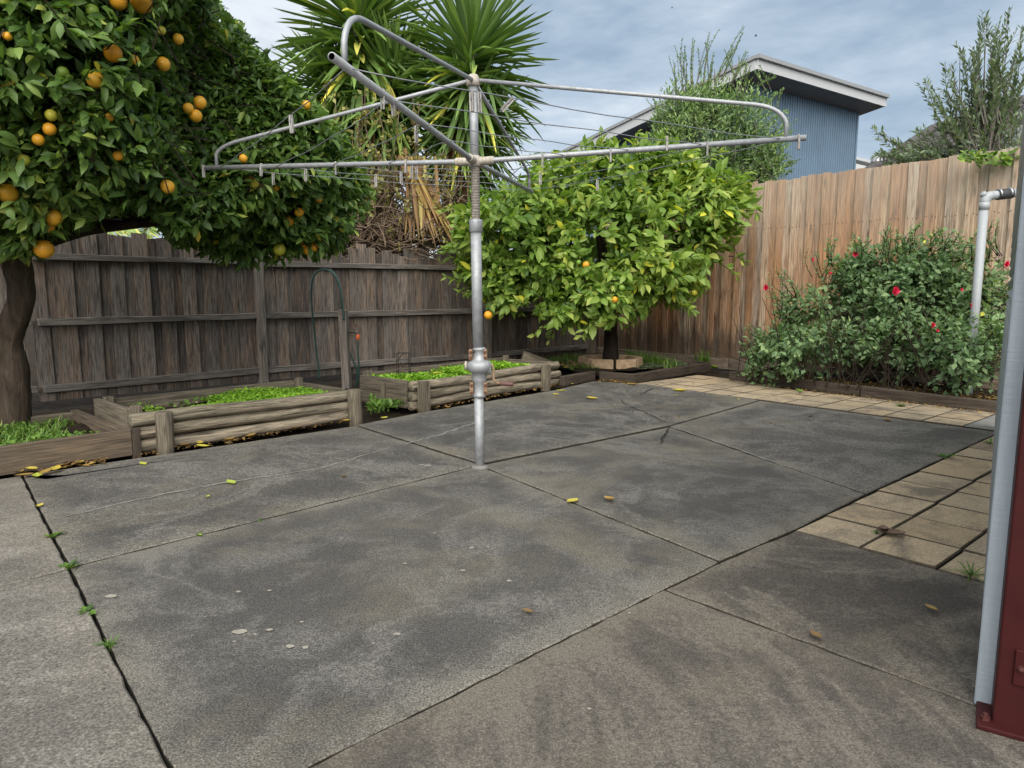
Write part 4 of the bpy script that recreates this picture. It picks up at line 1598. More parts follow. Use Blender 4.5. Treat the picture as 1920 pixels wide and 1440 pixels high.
for sx in (-1, 1):
    MB().tube([(tr0.x + sx * hw, tr0.y - .05, z0 + hh_), (tr0.x + sx * hw, tr0.y + .05, z0 + hh_)], .0035, 6).build("top_wire", "wire_black", tre)

# ================================================================== DRAIN PIPE AND SHED CORNER
pb = AT(1846, 380, 7.35)
pvc = thing("drain_pipe", (pb.x, pb.y, 0), "pale grey plastic drain pipe with elbow standing in front of the rose bush", "pipe")
zt = pb.z
MB().tube([(pb.x, pb.y, 0.02), (pb.x, pb.y, zt)], 0.042, 18).build("downpipe", "pvc_pipe", pvc, True)
el = []
for k in range(9):
    a = k / 8 * R(84)
    el.append((pb.x + .07 * (1 - math.cos(a)), pb.y, zt + .07 * math.sin(a)))
elb = MB().tube(el, 0.047, 18).build("elbow", "pvc_pipe", pvc, True)
MB().tube([(pb.x, pb.y, zt - .07), (pb.x, pb.y, zt + .005)], 0.0475, 18).build("socket", "pvc_pipe", elb, True)
MB().lathe((pb.x - .005, pb.y, zt + .07), (-.75, 0, .65), [(.03, 0), (.03, .035), (.02, .04)], 12).build("inspection_cap", "pvc_pipe", elb, True)
ex, ez = el[-1][0], el[-1][2]
MB().tube([(ex - .02, pb.y, ez - .002), (ex + .10, pb.y, ez + .012)], 0.043, 16).build("pipe_stub", "pvc_pipe", pvc, True)
cp_ = MB().tube([(ex + .055, pb.y, ez + .006), (ex + .20, pb.y, ez + .022)], 0.052, 18).build("rubber_coupling", "rubber", pvc, True)
for xx in (.075, .18):
    MB().tube([(ex + xx - .009, pb.y, ez + .006 + xx * .1), (ex + xx + .009, pb.y, ez + .008 + xx * .1)], 0.0545, 18).build("hose_clamp", "clamp_steel", cp_, True)
MB().tube([(ex + .19, pb.y, ez + .021), (ex + .60, pb.y, ez + .06)], 0.043, 16).build("pipe_stub", "pvc_pipe", pvc, True)

sc = G(1826, 1322)
shed = thing("shed_wall", (sc.x, sc.y, 0), "blue grey painted timber corner post with corrugated iron wall behind it", "shed")
we_ = G(1864, 796)
wdir = Vector((we_.x - sc.x, we_.y - sc.y)).normalized()     # wall runs back almost along the line of sight
wn_ = Vector((wdir.y, -wdir.x))                            # outwards to the right
p = Vector((sc.x, sc.y))
c = p + wn_ * 0.028 + wdir * 0.02
timber("corner_trim", (c.x, c.y, 0.0), (c.x, c.y, 2.6), 0.056, 0.03, "paint_bluegrey", shed, up=(wdir.x, wdir.y, 0), jit=0.0015)
c = p + wn_ * 0.082 - wdir * 0.006
timber("cover_strip", (c.x, c.y, 0.01), (c.x, c.y, 2.6), 0.044, 0.03, "paint_bluegrey", shed, up=(wdir.x, wdir.y, 0), jit=0.0015)
vs, fs = [], []
n = 230
for i in range(n + 1):
    z = 0.03 + 2.4 * i / n
    o_ = 0.012 * math.sin(2 * math.pi * z / 0.076)
    for tt in (0.045, 5.0):
        q_ = p + wdir * tt + wn_ * (0.014 - o_)
        vs.append((q_.x, q_.y, z))
for i in range(n):
    fs.append((2 * i, 2 * i + 1, 2 * i + 3, 2 * i + 2))
k = len(vs)
vs += [(v[0] + wn_.x * .05, v[1] + wn_.y * .05, v[2]) for v in vs[:k]]
fs += [tuple(reversed([a_ + k for a_ in f_])) for f_ in fs]
MB().add(vs, fs).build("corrugated_sheet", "zinc_sheet", shed, True)

rp = G(1858, 1352)
red = thing("steel_post", (rp.x, rp.y, 0), "dark red steel post on a bolted base plate at the right edge", "post")
rx, ry = rp.x + 0.052, rp.y - .012
ax_ = Vector((math.cos(R(-33)), math.sin(R(-33)), 0))
ay_ = Vector((-ax_.y, ax_.x, 0))
rc = Vector((rp.x, rp.y, 0)) + ax_ * .05 + ay_ * .02
MB().box(rc + Vector((0, 0, 1.35)), ax_, ay_, (0, 0, 1), .10, .10, 2.69).build("column", "paint_red", red, bevel=.006)
MB().box(rc + Vector((0, 0, .007)) + ax_ * .02, ax_, ay_, (0, 0, 1), .21, .17, .014).build("base_plate", "paint_red", red, bevel=.003)
bb = rc + ax_ * -.065 - ay_ * .045 + Vector((0, 0, .014))
MB().lathe(bb, (0, 0, 1), [(.012, 0), (.012, .009), (.007, .009), (.007, .018)], 6).build("anchor_bolt", "bolt_red", red)
pc = rc - ay_ * .054 + Vector((0, 0, .19)) + ax_ * .03
plt = MB().box(pc, ax_, ay_, (0, 0, 1), .085, .008, .10).build("bracket_plate", "paint_red", red, bevel=.002)
for (u_, z_) in ((-.028, .0), (.005, .030), (.005, -.034), (.03, .0)):
    MB().lathe(pc + ax_ * u_ + Vector((0, 0, z_)) - ay_ * .004, -ay_, [(.0095, 0), (.0095, .003), (.0065, .003), (.0065, .010), (.004, .012)], 8).build("bolt", "bolt_red", plt)

# ================================================================== HOUSES BEYOND THE FENCE
hc = AT(1420, 108, 20.0)
hA, hB = Vector((.81, .586, 0)), Vector((-.586, .81, 0))
house = thing("blue_house", (hc.x, hc.y, 0), "blue corrugated house with white fascia skillion roof beyond the right fence", "house")
LA, LB, DROP = 6.86, 8.4, 1.32
ztop = hc.z
fh = 0.30
c0_ = Vector((hc.x, hc.y, ztop))
cA = c0_ + hA * LA
cB = c0_ + hB * LB - Vector((0, 0, DROP))
cAB = cA + hB * LB - Vector((0, 0, DROP))
MB().add([c0_ + Vector((0, 0, .05)), cA + Vector((0, 0, .05)), cAB + Vector((0, 0, .05)), cB + Vector((0, 0, .05)), c0_, cA, cAB, cB], [(0, 1, 2, 3), (7, 6, 5, 4), (0, 4, 5, 1), (1, 5, 6, 2), (2, 6, 7, 3), (3, 7, 4, 0)]).build("roof", "house_gutter", house)
MB().beam(c0_ - Vector((0, 0, fh / 2)), cA - Vector((0, 0, fh / 2)), .05, fh - .01).build("fascia", "house_fascia", house)
MB().beam(c0_ + hB * .03 - Vector((0, 0, fh / 2 + .005)), cB - Vector((0, 0, fh / 2)), .05, fh - .01).build("fascia", "house_fascia", house)
MB().beam(c0_ - hB * .06 + Vector((0, 0, .02)) - hA * .05, cA - hB * .06 + Vector((0, 0, .02)), .10, .10).build("gutter", "house_gutter", house)
MB().beam(c0_ - hA * .04 + Vector((0, 0, .02)), cB - hA * .04 + Vector((0, 0, .02)), .09, .09).build("barge_cap", "house_gutter", house)
sz = Vector((0, 0, fh - .03))
MB().add([c0_ - sz, cA - sz, cAB - sz, cB - sz], [(3, 2, 1, 0)]).build("soffit", "house_soffit", house)


def ribbed(a, b, z0f, z1f, pitch=.125, dep=.055):
    a, b = Vector(a), Vector(b)
    L = (b - a).length
    d = (b - a).normalized()
    nr_ = Vector((d.y, -d.x, 0))
    n = int(L / pitch)
    vs, fs = [], []
    for i in range(n):
        for (f_, o_) in ((0, 0), (.35, 0), (.45, dep), (.85, dep), (.95, 0)):
            q_ = a + d * ((i + f_) * pitch) + nr_ * o_
            t_ = (i + f_) * pitch / L
            vs += [(q_.x, q_.y, z0f(t_)), (q_.x, q_.y, z1f(t_))]
    m = len(vs) // 2
    for i in range(m - 1):
        fs.append((2 * i, 2 * i + 2, 2 * i + 3, 2 * i + 1))
    return MB().add(vs, fs)


ovA, ovB = 0.75, 0.75
wc = c0_ + hA * ovA + hB * ovB
wA = c0_ + hA * (LA - 0.36) + hB * ovB
wB = c0_ + hA * ovA + hB * (LB - .6)
wAB = c0_ + hA * (LA - 0.36) + hB * (LB - .6)


def rz(bdist):
    return ztop - fh + .03 - DROP * bdist / LB


ribbed(wc, wA, lambda t_: 0, lambda t_: rz(ovB)).build("wall", "wall_blue", house)
ribbed(wB, wc, lambda t_: 0, lambda t_: rz(LB - .6 + (ovB - LB + .6) * t_)).build("wall", "wall_blue", house)
ribbed(wA, wAB, lambda t_: 0, lambda t_: rz(ovB + (LB - .6 - ovB) * t_)).build("wall", "wall_blue", house)
MB().beam(wA + Vector((.0, .0, -ztop)), Vector((wA.x, wA.y, rz(ovB))), .09, .09, up=hA).build("corner_flashing", "wall_blue", house)

# pale low roof between the two houses
lo = thing("pale_shed", (AT(1610, 330, 24).x, 24, 0), "small pale roof and wall showing just right of the blue house", "shed")
a, b = AT(1575, 294, 27.5), AT(1670, 316, 29.0)
MB().beam(a, b, .5, .10).build("roof", "house_fascia", lo)
a2, b2 = AT(1580, 302, 27.9), AT(1650, 319, 28.8)
MB().box((a2 + b2) / 2 - Vector((0, 0, 1.75)), (b2 - a2).normalized() * 1.0, (0, 1, 0), (0, 0, 1), 1.6, .9, 3.3).build("wall", "wall_pale", lo)

# tiled house at the right
th = thing("tiled_house", (10.5, 15, 0), "house with dark tiled hip roof and solar panels behind the olive tree", "house")
RY = 15.0
ra = AT(1590, 340, RY)
rb = AT(1745, 258, RY + 1.5)
rcn = AT(1930, 176, RY + 3.0)
re = AT(1990, 300, RY - 1.2)
rl = AT(1640, 350, RY - 2.0)
# one roof plane sloping toward the yard, made of overlapping tile courses
e0, e1 = AT(1560, 372, RY - 1.0), AT(2050, 372, RY - 3.2)
g0, g1 = AT(1745, 252, RY + 2.0), AT(2060, 150, RY + 3.2)
NC = 15
tile_parts = 0
for j in range(NC):
    f0_, f1_ = j / NC, (j + 1) / NC + .012
    a, b = e0.lerp(g0, f0_), e1.lerp(g1, f0_)
    c_, d_ = e0.lerp(g0, f1_), e1.lerp(g1, f1_)
    nrm = (b - a).cross(c_ - a).normalized()
    if nrm.z < 0:
        nrm = -nrm
    NT_ = 22
    vs, fs = [], []
    for i in range(NT_ * 4 + 1):
        f_ = i / (NT_ * 4)
        w_ = (0.0, 0.03, 0.045, 0.03)[i % 4]
        lo_ = a.lerp(b, f_) + nrm * (.055 + w_)
        hi_ = c_.lerp(d_, f_) + nrm * (.005 + w_)
        vs += [lo_ - nrm * .05, lo_, hi_]
    for i in range(NT_ * 4):
        k = i * 3
        fs += [(k, k + 3, k + 4, k + 1), (k + 1, k + 4, k + 5, k + 2)]
    MB().add(vs, fs).build("tile_course", "roof_tile", th)
MB().tube([e0 + Vector((0, 0, .06)), g0 + Vector((0, 0, .10)), g1 + Vector((0, 0, .1))], .11, 8).build("hip_cap", "roof_tile", th, True)
MB().add([e0 - Vector((0, 0, .05)), e1 - Vector((0, 0, .05)), Vector((e1.x, e1.y, 0)), Vector((e0.x, e0.y, 0))], [(0, 1, 2, 3)]).build("wall", "wall_pale", th)
gw = AT(1905, 262, RY - 2.2)
MB().box(gw + Vector((.5, 0, -.5)), (1, 0, 0), (0, 1, 0), (0, 0, 1), 1.1, .5, 1.4).build("gable_wall", "wall_pale", th)
rn = (e1 - e0).cross(g0 - e0).normalized()
if rn.z < 0:
    rn = -rn
ue = (e1 - e0).normalized()
ve = (g0 - e0).normalized()
ve = (ve - ue * ve.dot(ue)).normalized()
for i in range(3):
    pc_ = e0 + ue * (1.55 + i * 1.06) + ve * 1.75 + rn * .17
    pn = MB().box(pc_, ue, ve, rn, 1.0, 1.6, .035).build("solar_panel", "solar_glass", th)
    for s_ in (-.5, .5):
        MB().box(pc_ + ue * (1.0 * s_), ue, ve, rn, .035, 1.64, .05).build("panel_frame", "frame_alu", pn)
        MB().box(pc_ + ve * (1.6 * s_), ue, ve, rn, .96, .035, .05).build("panel_frame", "frame_alu", pn)
# spinning roof vent
wv = AT(1652, 300, 15.3)
vent = thing("roof_vent", wv - Vector((0, 0, .3)), "silver turbine roof vent at the low end of the tiled roof", "vent")
MB().lathe(wv - Vector((0, 0, .55)), (0, 0, 1), [(.11, 0), (.11, .45)], 14).build("neck", "frame_alu", vent, True)
for k in range(16):
    a = R(k * 22.5)
    d_ = Vector((math.cos(a), math.sin(a), 0))
    t_ = Vector((-d_.y, d_.x, 0))
    pts = [wv + d_ * .11 - Vector((0, 0, .12)), wv + d_ * .185 - Vector((0, 0, .04)), wv + d_ * .185 + Vector((0, 0, .05)), wv + d_ * .08 + Vector((0, 0, .14))]
    vs = []
    for q_ in pts:
        vs += [q_ - t_ * .022 + d_ * .012, q_ + t_ * .022 - d_ * .012]
    MB().add(vs, [(0, 1, 3, 2), (2, 3, 5, 4), (4, 5, 7, 6)]).build("vane", "frame_alu", vent)

# ================================================================== TREES
def blob(px, py, Y, rx_, ry_, rz_):
    return (tuple(AT(px, py, Y)), (rx_, ry_, rz_))


def first_hit(px, py, blobs):
    d = np.array(ray(px, py))
    o = np.array([0, 0, H])
    best = None
    for (c, r) in blobs:
        c, r = np.array(c), np.array(r)
        a, b = d / r, (o - c) / r
        A, B, C = a @ a, 2 * a @ b, b @ b - 1
        dis = B * B - 4 * A * C
        if dis > 0:
            t = (-B - dis ** .5) / (2 * A)
            if best is None or t < best:
                best = t
    if best is None:
        return None
    return o + d * best


def fruit_mesh(name, mat):
    mb = MB()
    n, m = 14, 9
    prof_ = []
    for i in range(m + 1):
        a = math.pi * i / m
        prof_.append((max(.03, math.sin(a)) * (1 + .015 * math.cos(2 * a)), -math.cos(a) * .97))
    mb.lathe((0, 0, 0), (0, 0, 1), prof_, n)
    return mb.mesh(name, mat, True)


FM = {k: fruit_mesh(n_, k) for k, n_ in (("fruit_ripe", "fruit"), ("fruit_green", "fruit"), ("fruit_turning", "fruit"))}


def hang_fruit(lst, blobs, root, lv, push=0.05):
    pos_ = []
    for (px, py, rpx, m_) in lst:
        h_ = first_hit(px, py, blobs)
        if h_ is None:
            h_ = np.array(AT(px, py, 9.0 if px > 800 else 6.2))
        if px < 700:
            h_ = np.array(AT(px, py, max(h_[1], float(sweep_depth(px, py)) + .02)))
        d = np.array(ray(px, py))
        h_ = h_ + d * push
        dep = proj(h_)[0, 2]
        rr = rpx * dep / FPX
        M = Matrix.Translation(Vector(h_)) @ Matrix.Rotation(random.uniform(-.5, .5), 4, "X") @ Matrix.Scale(rr, 4)
        link(bpy.data.objects.new("fruit", FM[m_]), M, root)
        pos_.append((px, py, rpx, dep))
    q = proj(lv.P + lv.D * lv.L[:, None] * .5)
    q2 = proj(lv.P + lv.D * lv.L[:, None])
    ok = np.ones(len(q), bool)
    rg = rng.random(len(q))
    for (px, py, rpx, dep) in pos_:
        for qq in (q, q2):
            near = (np.hypot(qq[:, 0] - px, qq[:, 1] - py) < rpx * 1.15) & (qq[:, 2] < dep + .12)
            ok &= ~(near & (rg < .80))
    lv.keep(ok)


# --- orange tree
ot = G(18, 822)
orange = thing("orange_tree", (ot.x, ot.y, .08), "large dark green orange tree hung with ripe fruit at the left", "tree")
OB = [blob(90, 190, 5.3, 1.45, 1.25, 1.02), blob(330, 215, 6.5, 1.15, 1.0, .95), blob(430, 265, 6.35, .80, .6, .78), blob(300, 320, 6.15, .75, .5, .50), blob(435, 185, 5.98, .50, .40, .46), blob(400, 290, 5.95, .42, .38, .42), blob(515, 275, 6.5, .68, .75, .66), blob(600, 375, 7.0, .47, .55, .60),
      blob(440, 415, 6.7, .75, .55, .40), blob(20, 70, 4.75, 1.0, .85, .85), blob(40, 430, 4.9, .30, .28, .20), blob(240, -40, 5.3, .85, .8, .72), blob(-150, 250, 5.0, 1.0, 1.0, .9),
      blob(640, 280, 7.1, .30, .4, .35), blob(250, 350, 5.7, .8, .6, .40), blob(540, 215, 6.7, .35, .4, .42)]
olv = Leaves()
otw = MB()


def sweep_depth(x, y):
    """how far back the crown has been knocked by the arms that swing past it"""
    return np.interp(x, [230, 300, 352, 430, 540, 700], [3.6, 4.65, 5.15, 5.45, 5.6, 5.6]) - np.clip((90 - y) / 160, 0, 1) * 1.1


def orange_clip(P, pad=0.0):
    """the crown is pruned above the fence and thins towards the yuccas"""
    q = proj(P)
    r_ = np.random.default_rng(len(P)).normal(size=len(P)) * 10
    low = np.interp(q[:, 0], [-400, 0, 60, 110, 180, 200, 285, 310, 420, 560, 630, 680, 720], [470, 475, 492, 430, 420, 385, 395, 440, 485, 498, 470, 400, 340])
    hi_ = np.interp(q[:, 0], [330, 395, 430, 500, 555, 600, 640, 675, 700, 740], [-300, -20, 35, 112, 165, 205, 255, 300, 350, 420])
    sweep = (q[:, 1] < 430) & (q[:, 2] < sweep_depth(q[:, 0], q[:, 1]))     # kept clear by the turning clothesline
    return (q[:, 1] < low + r_ + pad) & (q[:, 1] > hi_ + r_ - pad) & ~sweep


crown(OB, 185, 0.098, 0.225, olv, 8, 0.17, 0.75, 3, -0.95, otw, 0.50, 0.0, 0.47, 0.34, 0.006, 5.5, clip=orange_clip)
gf = np.random.default_rng(303)     # regrowth on the knocked-back face
fx, fy_ = gf.uniform(262, 600, 1500), gf.uniform(20, 430, 1500)
fd_ = sweep_depth(fx, fy_) + 0.04 + .30 * gf.random(1500) ** 1.5
FP = np.array([AT(a_, b_, c_ + .05) for a_, b_, c_ in zip(fx, fy_, fd_)])
ins = np.zeros(len(FP), bool)
for (c, r) in OB:
    ins |= (((FP - np.array(c)) / np.array(r)) ** 2).sum(1) < 0.95
FP = FP[ins & orange_clip(FP)]
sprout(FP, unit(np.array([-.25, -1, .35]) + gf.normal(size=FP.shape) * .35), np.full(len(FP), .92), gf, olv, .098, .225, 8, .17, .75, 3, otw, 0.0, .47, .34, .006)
olv.arrays()
olv.keep(orange_clip(olv.P + olv.D * olv.L[:, None] * .7, 14.0))
ofr = [(265, 4, 20, "fruit_ripe"), (222, 2, 16, "fruit_ripe"), (212, 100, 16.5, "fruit_ripe"), (179, 150, 16, "fruit_ripe"), (306, 120, 13, "fruit_ripe"), (334, 73, 10, "fruit_ripe"),
       (353, 203, 10, "fruit_ripe"), (375, 192, 12, "fruit_ripe"), (367, 217, 12, "fruit_ripe"), (101, 408, 15.5, "fruit_ripe"), (90, 424, 12, "fruit_ripe"), (82, 467, 18, "fruit_ripe"),
       (14, 362, 18, "fruit_ripe"), (221, 292, 9, "fruit_ripe"), (314, 350, 13, "fruit_ripe"), (72, 262, 11, "fruit_ripe"), (93, 242, 12, "fruit_ripe"), (96, 216, 11, "fruit_turning"),
       (456, 297, 8, "fruit_ripe"), (524, 468, 12, "fruit_turning"), (566, 459, 7, "fruit_ripe"), (576, 469, 9, "fruit_ripe"), (589, 463, 9, "fruit_ripe"), (561, 398, 9, "fruit_ripe"),
       (541, 415, 10, "fruit_ripe"), (486, 352, 9, "fruit_ripe"), (517, 352, 7, "fruit_ripe"), (574, 197, 9, "fruit_ripe"), (598, 373, 7, "fruit_ripe"), (466, 335, 8, "fruit_ripe"),
       (173, 20, 12, "fruit_green"), (118, 136, 11, "fruit_green"), (342, 281, 8, "fruit_green"), (303, 57, 8, "fruit_turning"), (14, 68, 8, "fruit_ripe"), (45, 300, 11, "fruit_turning"), (252, 112, 9, "fruit_ripe"), (205, 220, 8, "fruit_ripe")]
hang_fruit(ofr, OB, orange, olv)
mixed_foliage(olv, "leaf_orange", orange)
otw.build("twigs", "bark_dark", orange)["kind"] = "stuff"
t0 = Vector((ot.x, ot.y, .03))
fork = AT(40, 470, 5.55)
stem([t0, AT(24, 700, 5.62), AT(14, 640, 5.62), AT(40, 560, 5.58), AT(32, 490, 5.55), AT(30, 420, 5.5), AT(10, 330, 5.4)], [.155, .115, .105, .095, .10, .085, .05], 14, 6).build("trunk", "bark_orange", orange, True)
for (c, r) in OB[:9] + OB[12:13]:
    c = Vector(c)
    mid = fork.lerp(c, .5) + Vector((0, 0, .12))
    stem([fork + Vector((0, 0, random.uniform(-.02, .12))), mid, c], [.062, .042, .018], 8, 5).build("limb", "bark_dark", orange, True)
stem([AT(50, 470, 5.55), AT(160, 432, 5.6), AT(330, 410, 6.0), AT(450, 380, 6.4), AT(570, 350, 6.8)], [.055, .045, .036, .028, .012], 8, 5).build("limb", "bark_dark", orange, True)

# --- lemon tree
lt = G(1140, 688, .08)
lt = Vector((1.44, 10.35, .07))
lemon = thing("lemon_tree", lt, "round bright green lemon tree in the corner bed inside a block ring", "tree")
LBL = [blob(1120, 440, 9.9, 1.55, 1.15, 1.05), blob(965, 425, 9.6, .90, .85, .88), blob(1285, 425, 10.0, .88, .85, .92), blob(1120, 345, 10.2, 1.45, .9, .62), blob(1125, 555, 9.2, .62, .5, .42),
       blob(935, 525, 9.4, .48, .4, .40), blob(1225, 545, 9.7, .62, .45, .40), blob(1340, 375, 9.8, .50, .45, .42), blob(1045, 570, 9.2, .38, .35, .30), blob(905, 420, 9.3, .42, .4, .50), blob(1240, 330, 10.1, .7, .6, .45), blob(1010, 500, 9.3, .5, .4, .35)]
llv = Leaves()
ltw = MB()


def lemon_clip(P):
    """uneven outline: low on the left, stepping up to the right"""
    q = proj(P)
    r_ = np.random.default_rng(len(P)).normal(size=len(P)) * 9 + 9 * np.sin(q[:, 0] * .055) + 7 * np.sin(q[:, 0] * .13)
    hi_ = np.interp(q[:, 0], [820, 860, 900, 960, 1010, 1080, 1130, 1200, 1260, 1330, 1400, 1430], [470, 410, 385, 345, 310, 285, 272, 265, 250, 290, 330, 370])
    low = np.interp(q[:, 0], [820, 860, 900, 950, 1000, 1060, 1100, 1150, 1200, 1260, 1320, 1380, 1430], [490, 525, 560, 575, 600, 628, 625, 600, 580, 570, 535, 440, 380])
    return (q[:, 1] > hi_ + r_) & (q[:, 1] < low + r_)


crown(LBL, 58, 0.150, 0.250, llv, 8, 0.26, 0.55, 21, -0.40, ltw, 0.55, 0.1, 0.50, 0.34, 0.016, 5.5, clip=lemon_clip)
g2_ = np.random.default_rng(5)
for k in range(46):      # stray shoots that break the outline
    bl = LBL[k % len(LBL)]
    d_ = g2_.normal(size=3) * np.array([1, .5, .8])
    d_ /= np.linalg.norm(d_)
    a_ = np.array(bl[0]) + d_ * np.array(bl[1]) * .85
    shoot(llv, a_, a_ + d_ * np.array([.34, .2, .30]) + np.array([0, 0, .04]), 9, .14, .25, g2_, .08, ltw, .006, .9, .6, .1)
for (a, b) in (((1330, 370), (1412, 340)), ((1335, 385), (1420, 395)), ((1330, 440), (1395, 430)), ((1240, 300), (1250, 240)), ((1200, 300), (1195, 245)), ((1130, 300), (1128, 250)), ((1090, 320), (1085, 300)), ((1100, 590), (1100, 630)), ((950, 570), (915, 585)), ((1040, 590), (1030, 640)), ((900, 540), (860, 550)), ((880, 380), (830, 400)), ((880, 440), (822, 480)), ((1270, 540), (1300, 590))):
    shoot(llv, AT(*a, 9.6), AT(*b, 9.4), 12, .14, .24, g2_, .06, ltw, .008, .9, .62, .1)
llv.arrays()
hang_fruit([(915, 591, 8, "fruit_ripe"), (1099, 497, 7, "fruit_ripe"), (1153, 562, 6, "fruit_ripe"), (1150, 575, 7, "fruit_green"), (1182, 528, 6, "fruit_green"), (1166, 540, 6, "fruit_green"), (959, 438, 5, "fruit_green"), (932, 545, 5, "fruit_green"),
            (1329, 431, 5, "fruit_green"), (1085, 492, 5, "fruit_green"), (1060, 476, 5, "fruit_green"), (1000, 429, 5, "fruit_green"), (1302, 549, 6, "fruit_turning")], LBL, lemon, llv)
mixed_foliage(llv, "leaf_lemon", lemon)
ltw.build("twigs", "bark_dark", lemon)["kind"] = "stuff"
stem([lt - Vector((0, 0, .05)), lt + Vector((.0, -.02, .35)), lt + Vector((-.03, -.05, .75)), lt + Vector((-.1, -.1, 1.1))], [.125, .100, .090, .065], 14, 6).build("trunk", "bark_dark", lemon, True)
for (c, r) in LBL[:4]:
    c = Vector(c)
    s_ = lt + Vector((-.05, -.05, .75))
    stem([s_, s_.lerp(c, .5) + Vector((0, 0, .1)), c], [.07, .05, .02], 8, 5).build("limb", "bark_dark", lemon, True)

# --- yuccas behind the old fence
g3 = np.random.default_rng(9)


def yucca(label, heads, base, seed):
    root = thing("yucca", base, label, "tree", "spiky yuccas behind the old fence")
    g = np.random.default_rng(seed)
    kinds = {"blade0": Leaves(), "blade1": Leaves(), "blade2": Leaves()}
    dead = Leaves()
    for (hd, n, Ln, skirt, updir) in heads:
        hd = np.array(hd)
        ax = np.array(updir, float)
        ax /= np.linalg.norm(ax)
        e1_ = np.cross(ax, [0.3, 1, 0.2])
        e1_ /= np.linalg.norm(e1_)
        e2_ = np.cross(ax, e1_)
        for i in range(n):
            s = (i + .5) / n
            az = i * 2.39996 + g.normal() * .15
            el_ = math.radians(82 - 150 * s ** .85 + g.normal() * 9)
            out = e1_ * math.cos(az) + e2_ * math.sin(az)
            D = out * math.cos(el_) + ax * math.sin(el_)
            P = hd - ax * skirt * s + out * .05
            L_ = Ln * (0.72 + .35 * g.random()) * (0.6 + .4 * min(1, s * 5))
            U = ax * math.cos(el_) - out * math.sin(el_) + g.normal(size=3) * .25
            k = "blade0" if s < .3 or g.random() < .25 else ("blade1" if g.random() < .6 else "blade2")
            if el_ < -.75:
                k = "blade0" if g.random() < .6 else "blade1"
            v = np.clip(.50 + g.normal() * .2 - .12 * s, 0, .94)
            if s > .7 and g.random() < .10:
                v = 1.0
            kinds[k].add(P[None], D[None], U[None], np.array([L_]), np.array([L_ * .034 * (0.75 + .5 * g.random())]), np.array([v]))
        for i in range(int(n * .16)):
            az = g.random() * 6.28
            out = e1_ * math.cos(az) + e2_ * math.sin(az)
            el_ = math.radians(-65 - 22 * g.random())
            D = out * math.cos(el_) + ax * math.sin(el_)
            P = hd - ax * (skirt * (.85 + .5 * g.random())) + out * .06
            L_ = Ln * (.6 + .4 * g.random())
            dead.add(P[None], D[None], (out + g.normal(size=3) * .3)[None], np.array([L_]), np.array([L_ * .035]), np.array([g.random()]))
        b = Vector(base)
        hv = Vector(hd)
        stem([b + Vector((g.normal() * .1, 0, 0)), b.lerp(hv, .5) + Vector((g.normal() * .15, 0, 0)), hv - Vector(ax) * skirt * .6, hv], [.16, .13, .11, .05], 10, 5).build("trunk", "bark_grey", root, True)
    for k, lv in kinds.items():
        lv.arrays()
        rest = single_leaves("blade", lv, k, "leaf_yucca", root, 100, 10)
        if rest.any():
            leaf_obj("foliage", lv.keep(rest), k, "leaf_yucca", root)
    leaf_obj("dead_leaves", dead.arrays(), "blade1", "leaf_dead", root)
    return root


YY = 11.6
yucca("left multi-headed yucca with dense drooping spiky leaves above the old fence",
      [(AT(665, 5, YY), 430, 1.35, 1.15, (-.10, 0, 1)), (AT(615, 130, YY + .2), 330, 1.0, .95, (-.45, 0, 1)), (AT(740, 120, YY - .1), 340, 1.15, 1.1, (.15, -.1, 1))], AT(715, 640, YY + .2), 31)
yucca("right tall yucca with a single starburst crown just behind the clothesline mast",
      [(AT(888, 62, YY - .4), 420, 1.25, 1.15, (.10, 0, 1)), (AT(880, 190, YY - .2), 280, 1.10, .8, (.1, -.05, 1))], AT(850, 640, YY), 32)

# hanging dead yucca leaves over the fence top
dl = Leaves()
g = np.random.default_rng(77)
for i in range(46):
    a = np.array(AT(772 + g.normal() * 12, 298 + g.normal() * 10, 10.45 + g.normal() * .08))
    b = np.array(AT(815 + g.normal() * 24, 445 + g.normal() * 14, 10.35 + g.normal() * .08))
    L_ = np.linalg.norm(b - a)
    dl.add(a[None], (b - a)[None], np.array([[g.normal() * .5, -1, .3]]), np.array([L_]), np.array([.022 + .012 * g.random()]), np.array([.35 + .6 * g.random()]))
dy = thing("dead_yucca_frond", AT(790, 460, 11.0), "bunch of hanging orange brown dead leaves behind the mast over the fence", "plant")
leaf_obj("leaves", dl.arrays(), "blade0", "leaf_dead", dy)

# --- dry vine tangle above the fence
vine = thing("dry_vine", AT(700, 480, 10.6), "tangle of dry brown vine stems on top of the old fence", "plant")
vm = MB()
vlv = Leaves()
g = np.random.default_rng(41)
for i in range(2100):
    px, py = g.uniform(600, 860), (g.uniform(330, 478) if i < 1300 else g.uniform(415, 476))
    if (py < 400 and g.random() < .45) or (px > 745 and g.random() < .6):
        continue
    a = AT(px, py, 10.85 + g.normal() * .28)
    ang = g.uniform(0, 6.28)
    L_ = g.uniform(.25, .8)
    d_ = Vector((math.cos(ang), g.normal() * .3, math.sin(ang) * .8))
    b = a + d_ * L_
    m_ = (a + b) / 2 + Vector((g.normal() * .12, g.normal() * .08, g.normal() * .12))
    pts = [a, a.lerp(m_, .6), m_.lerp(b, .4), b]
    if min(p_.z for p_ in pts) < 1.55:
        continue
    vm.tube(pts, [.011, .010, .008, .005], 4, False)
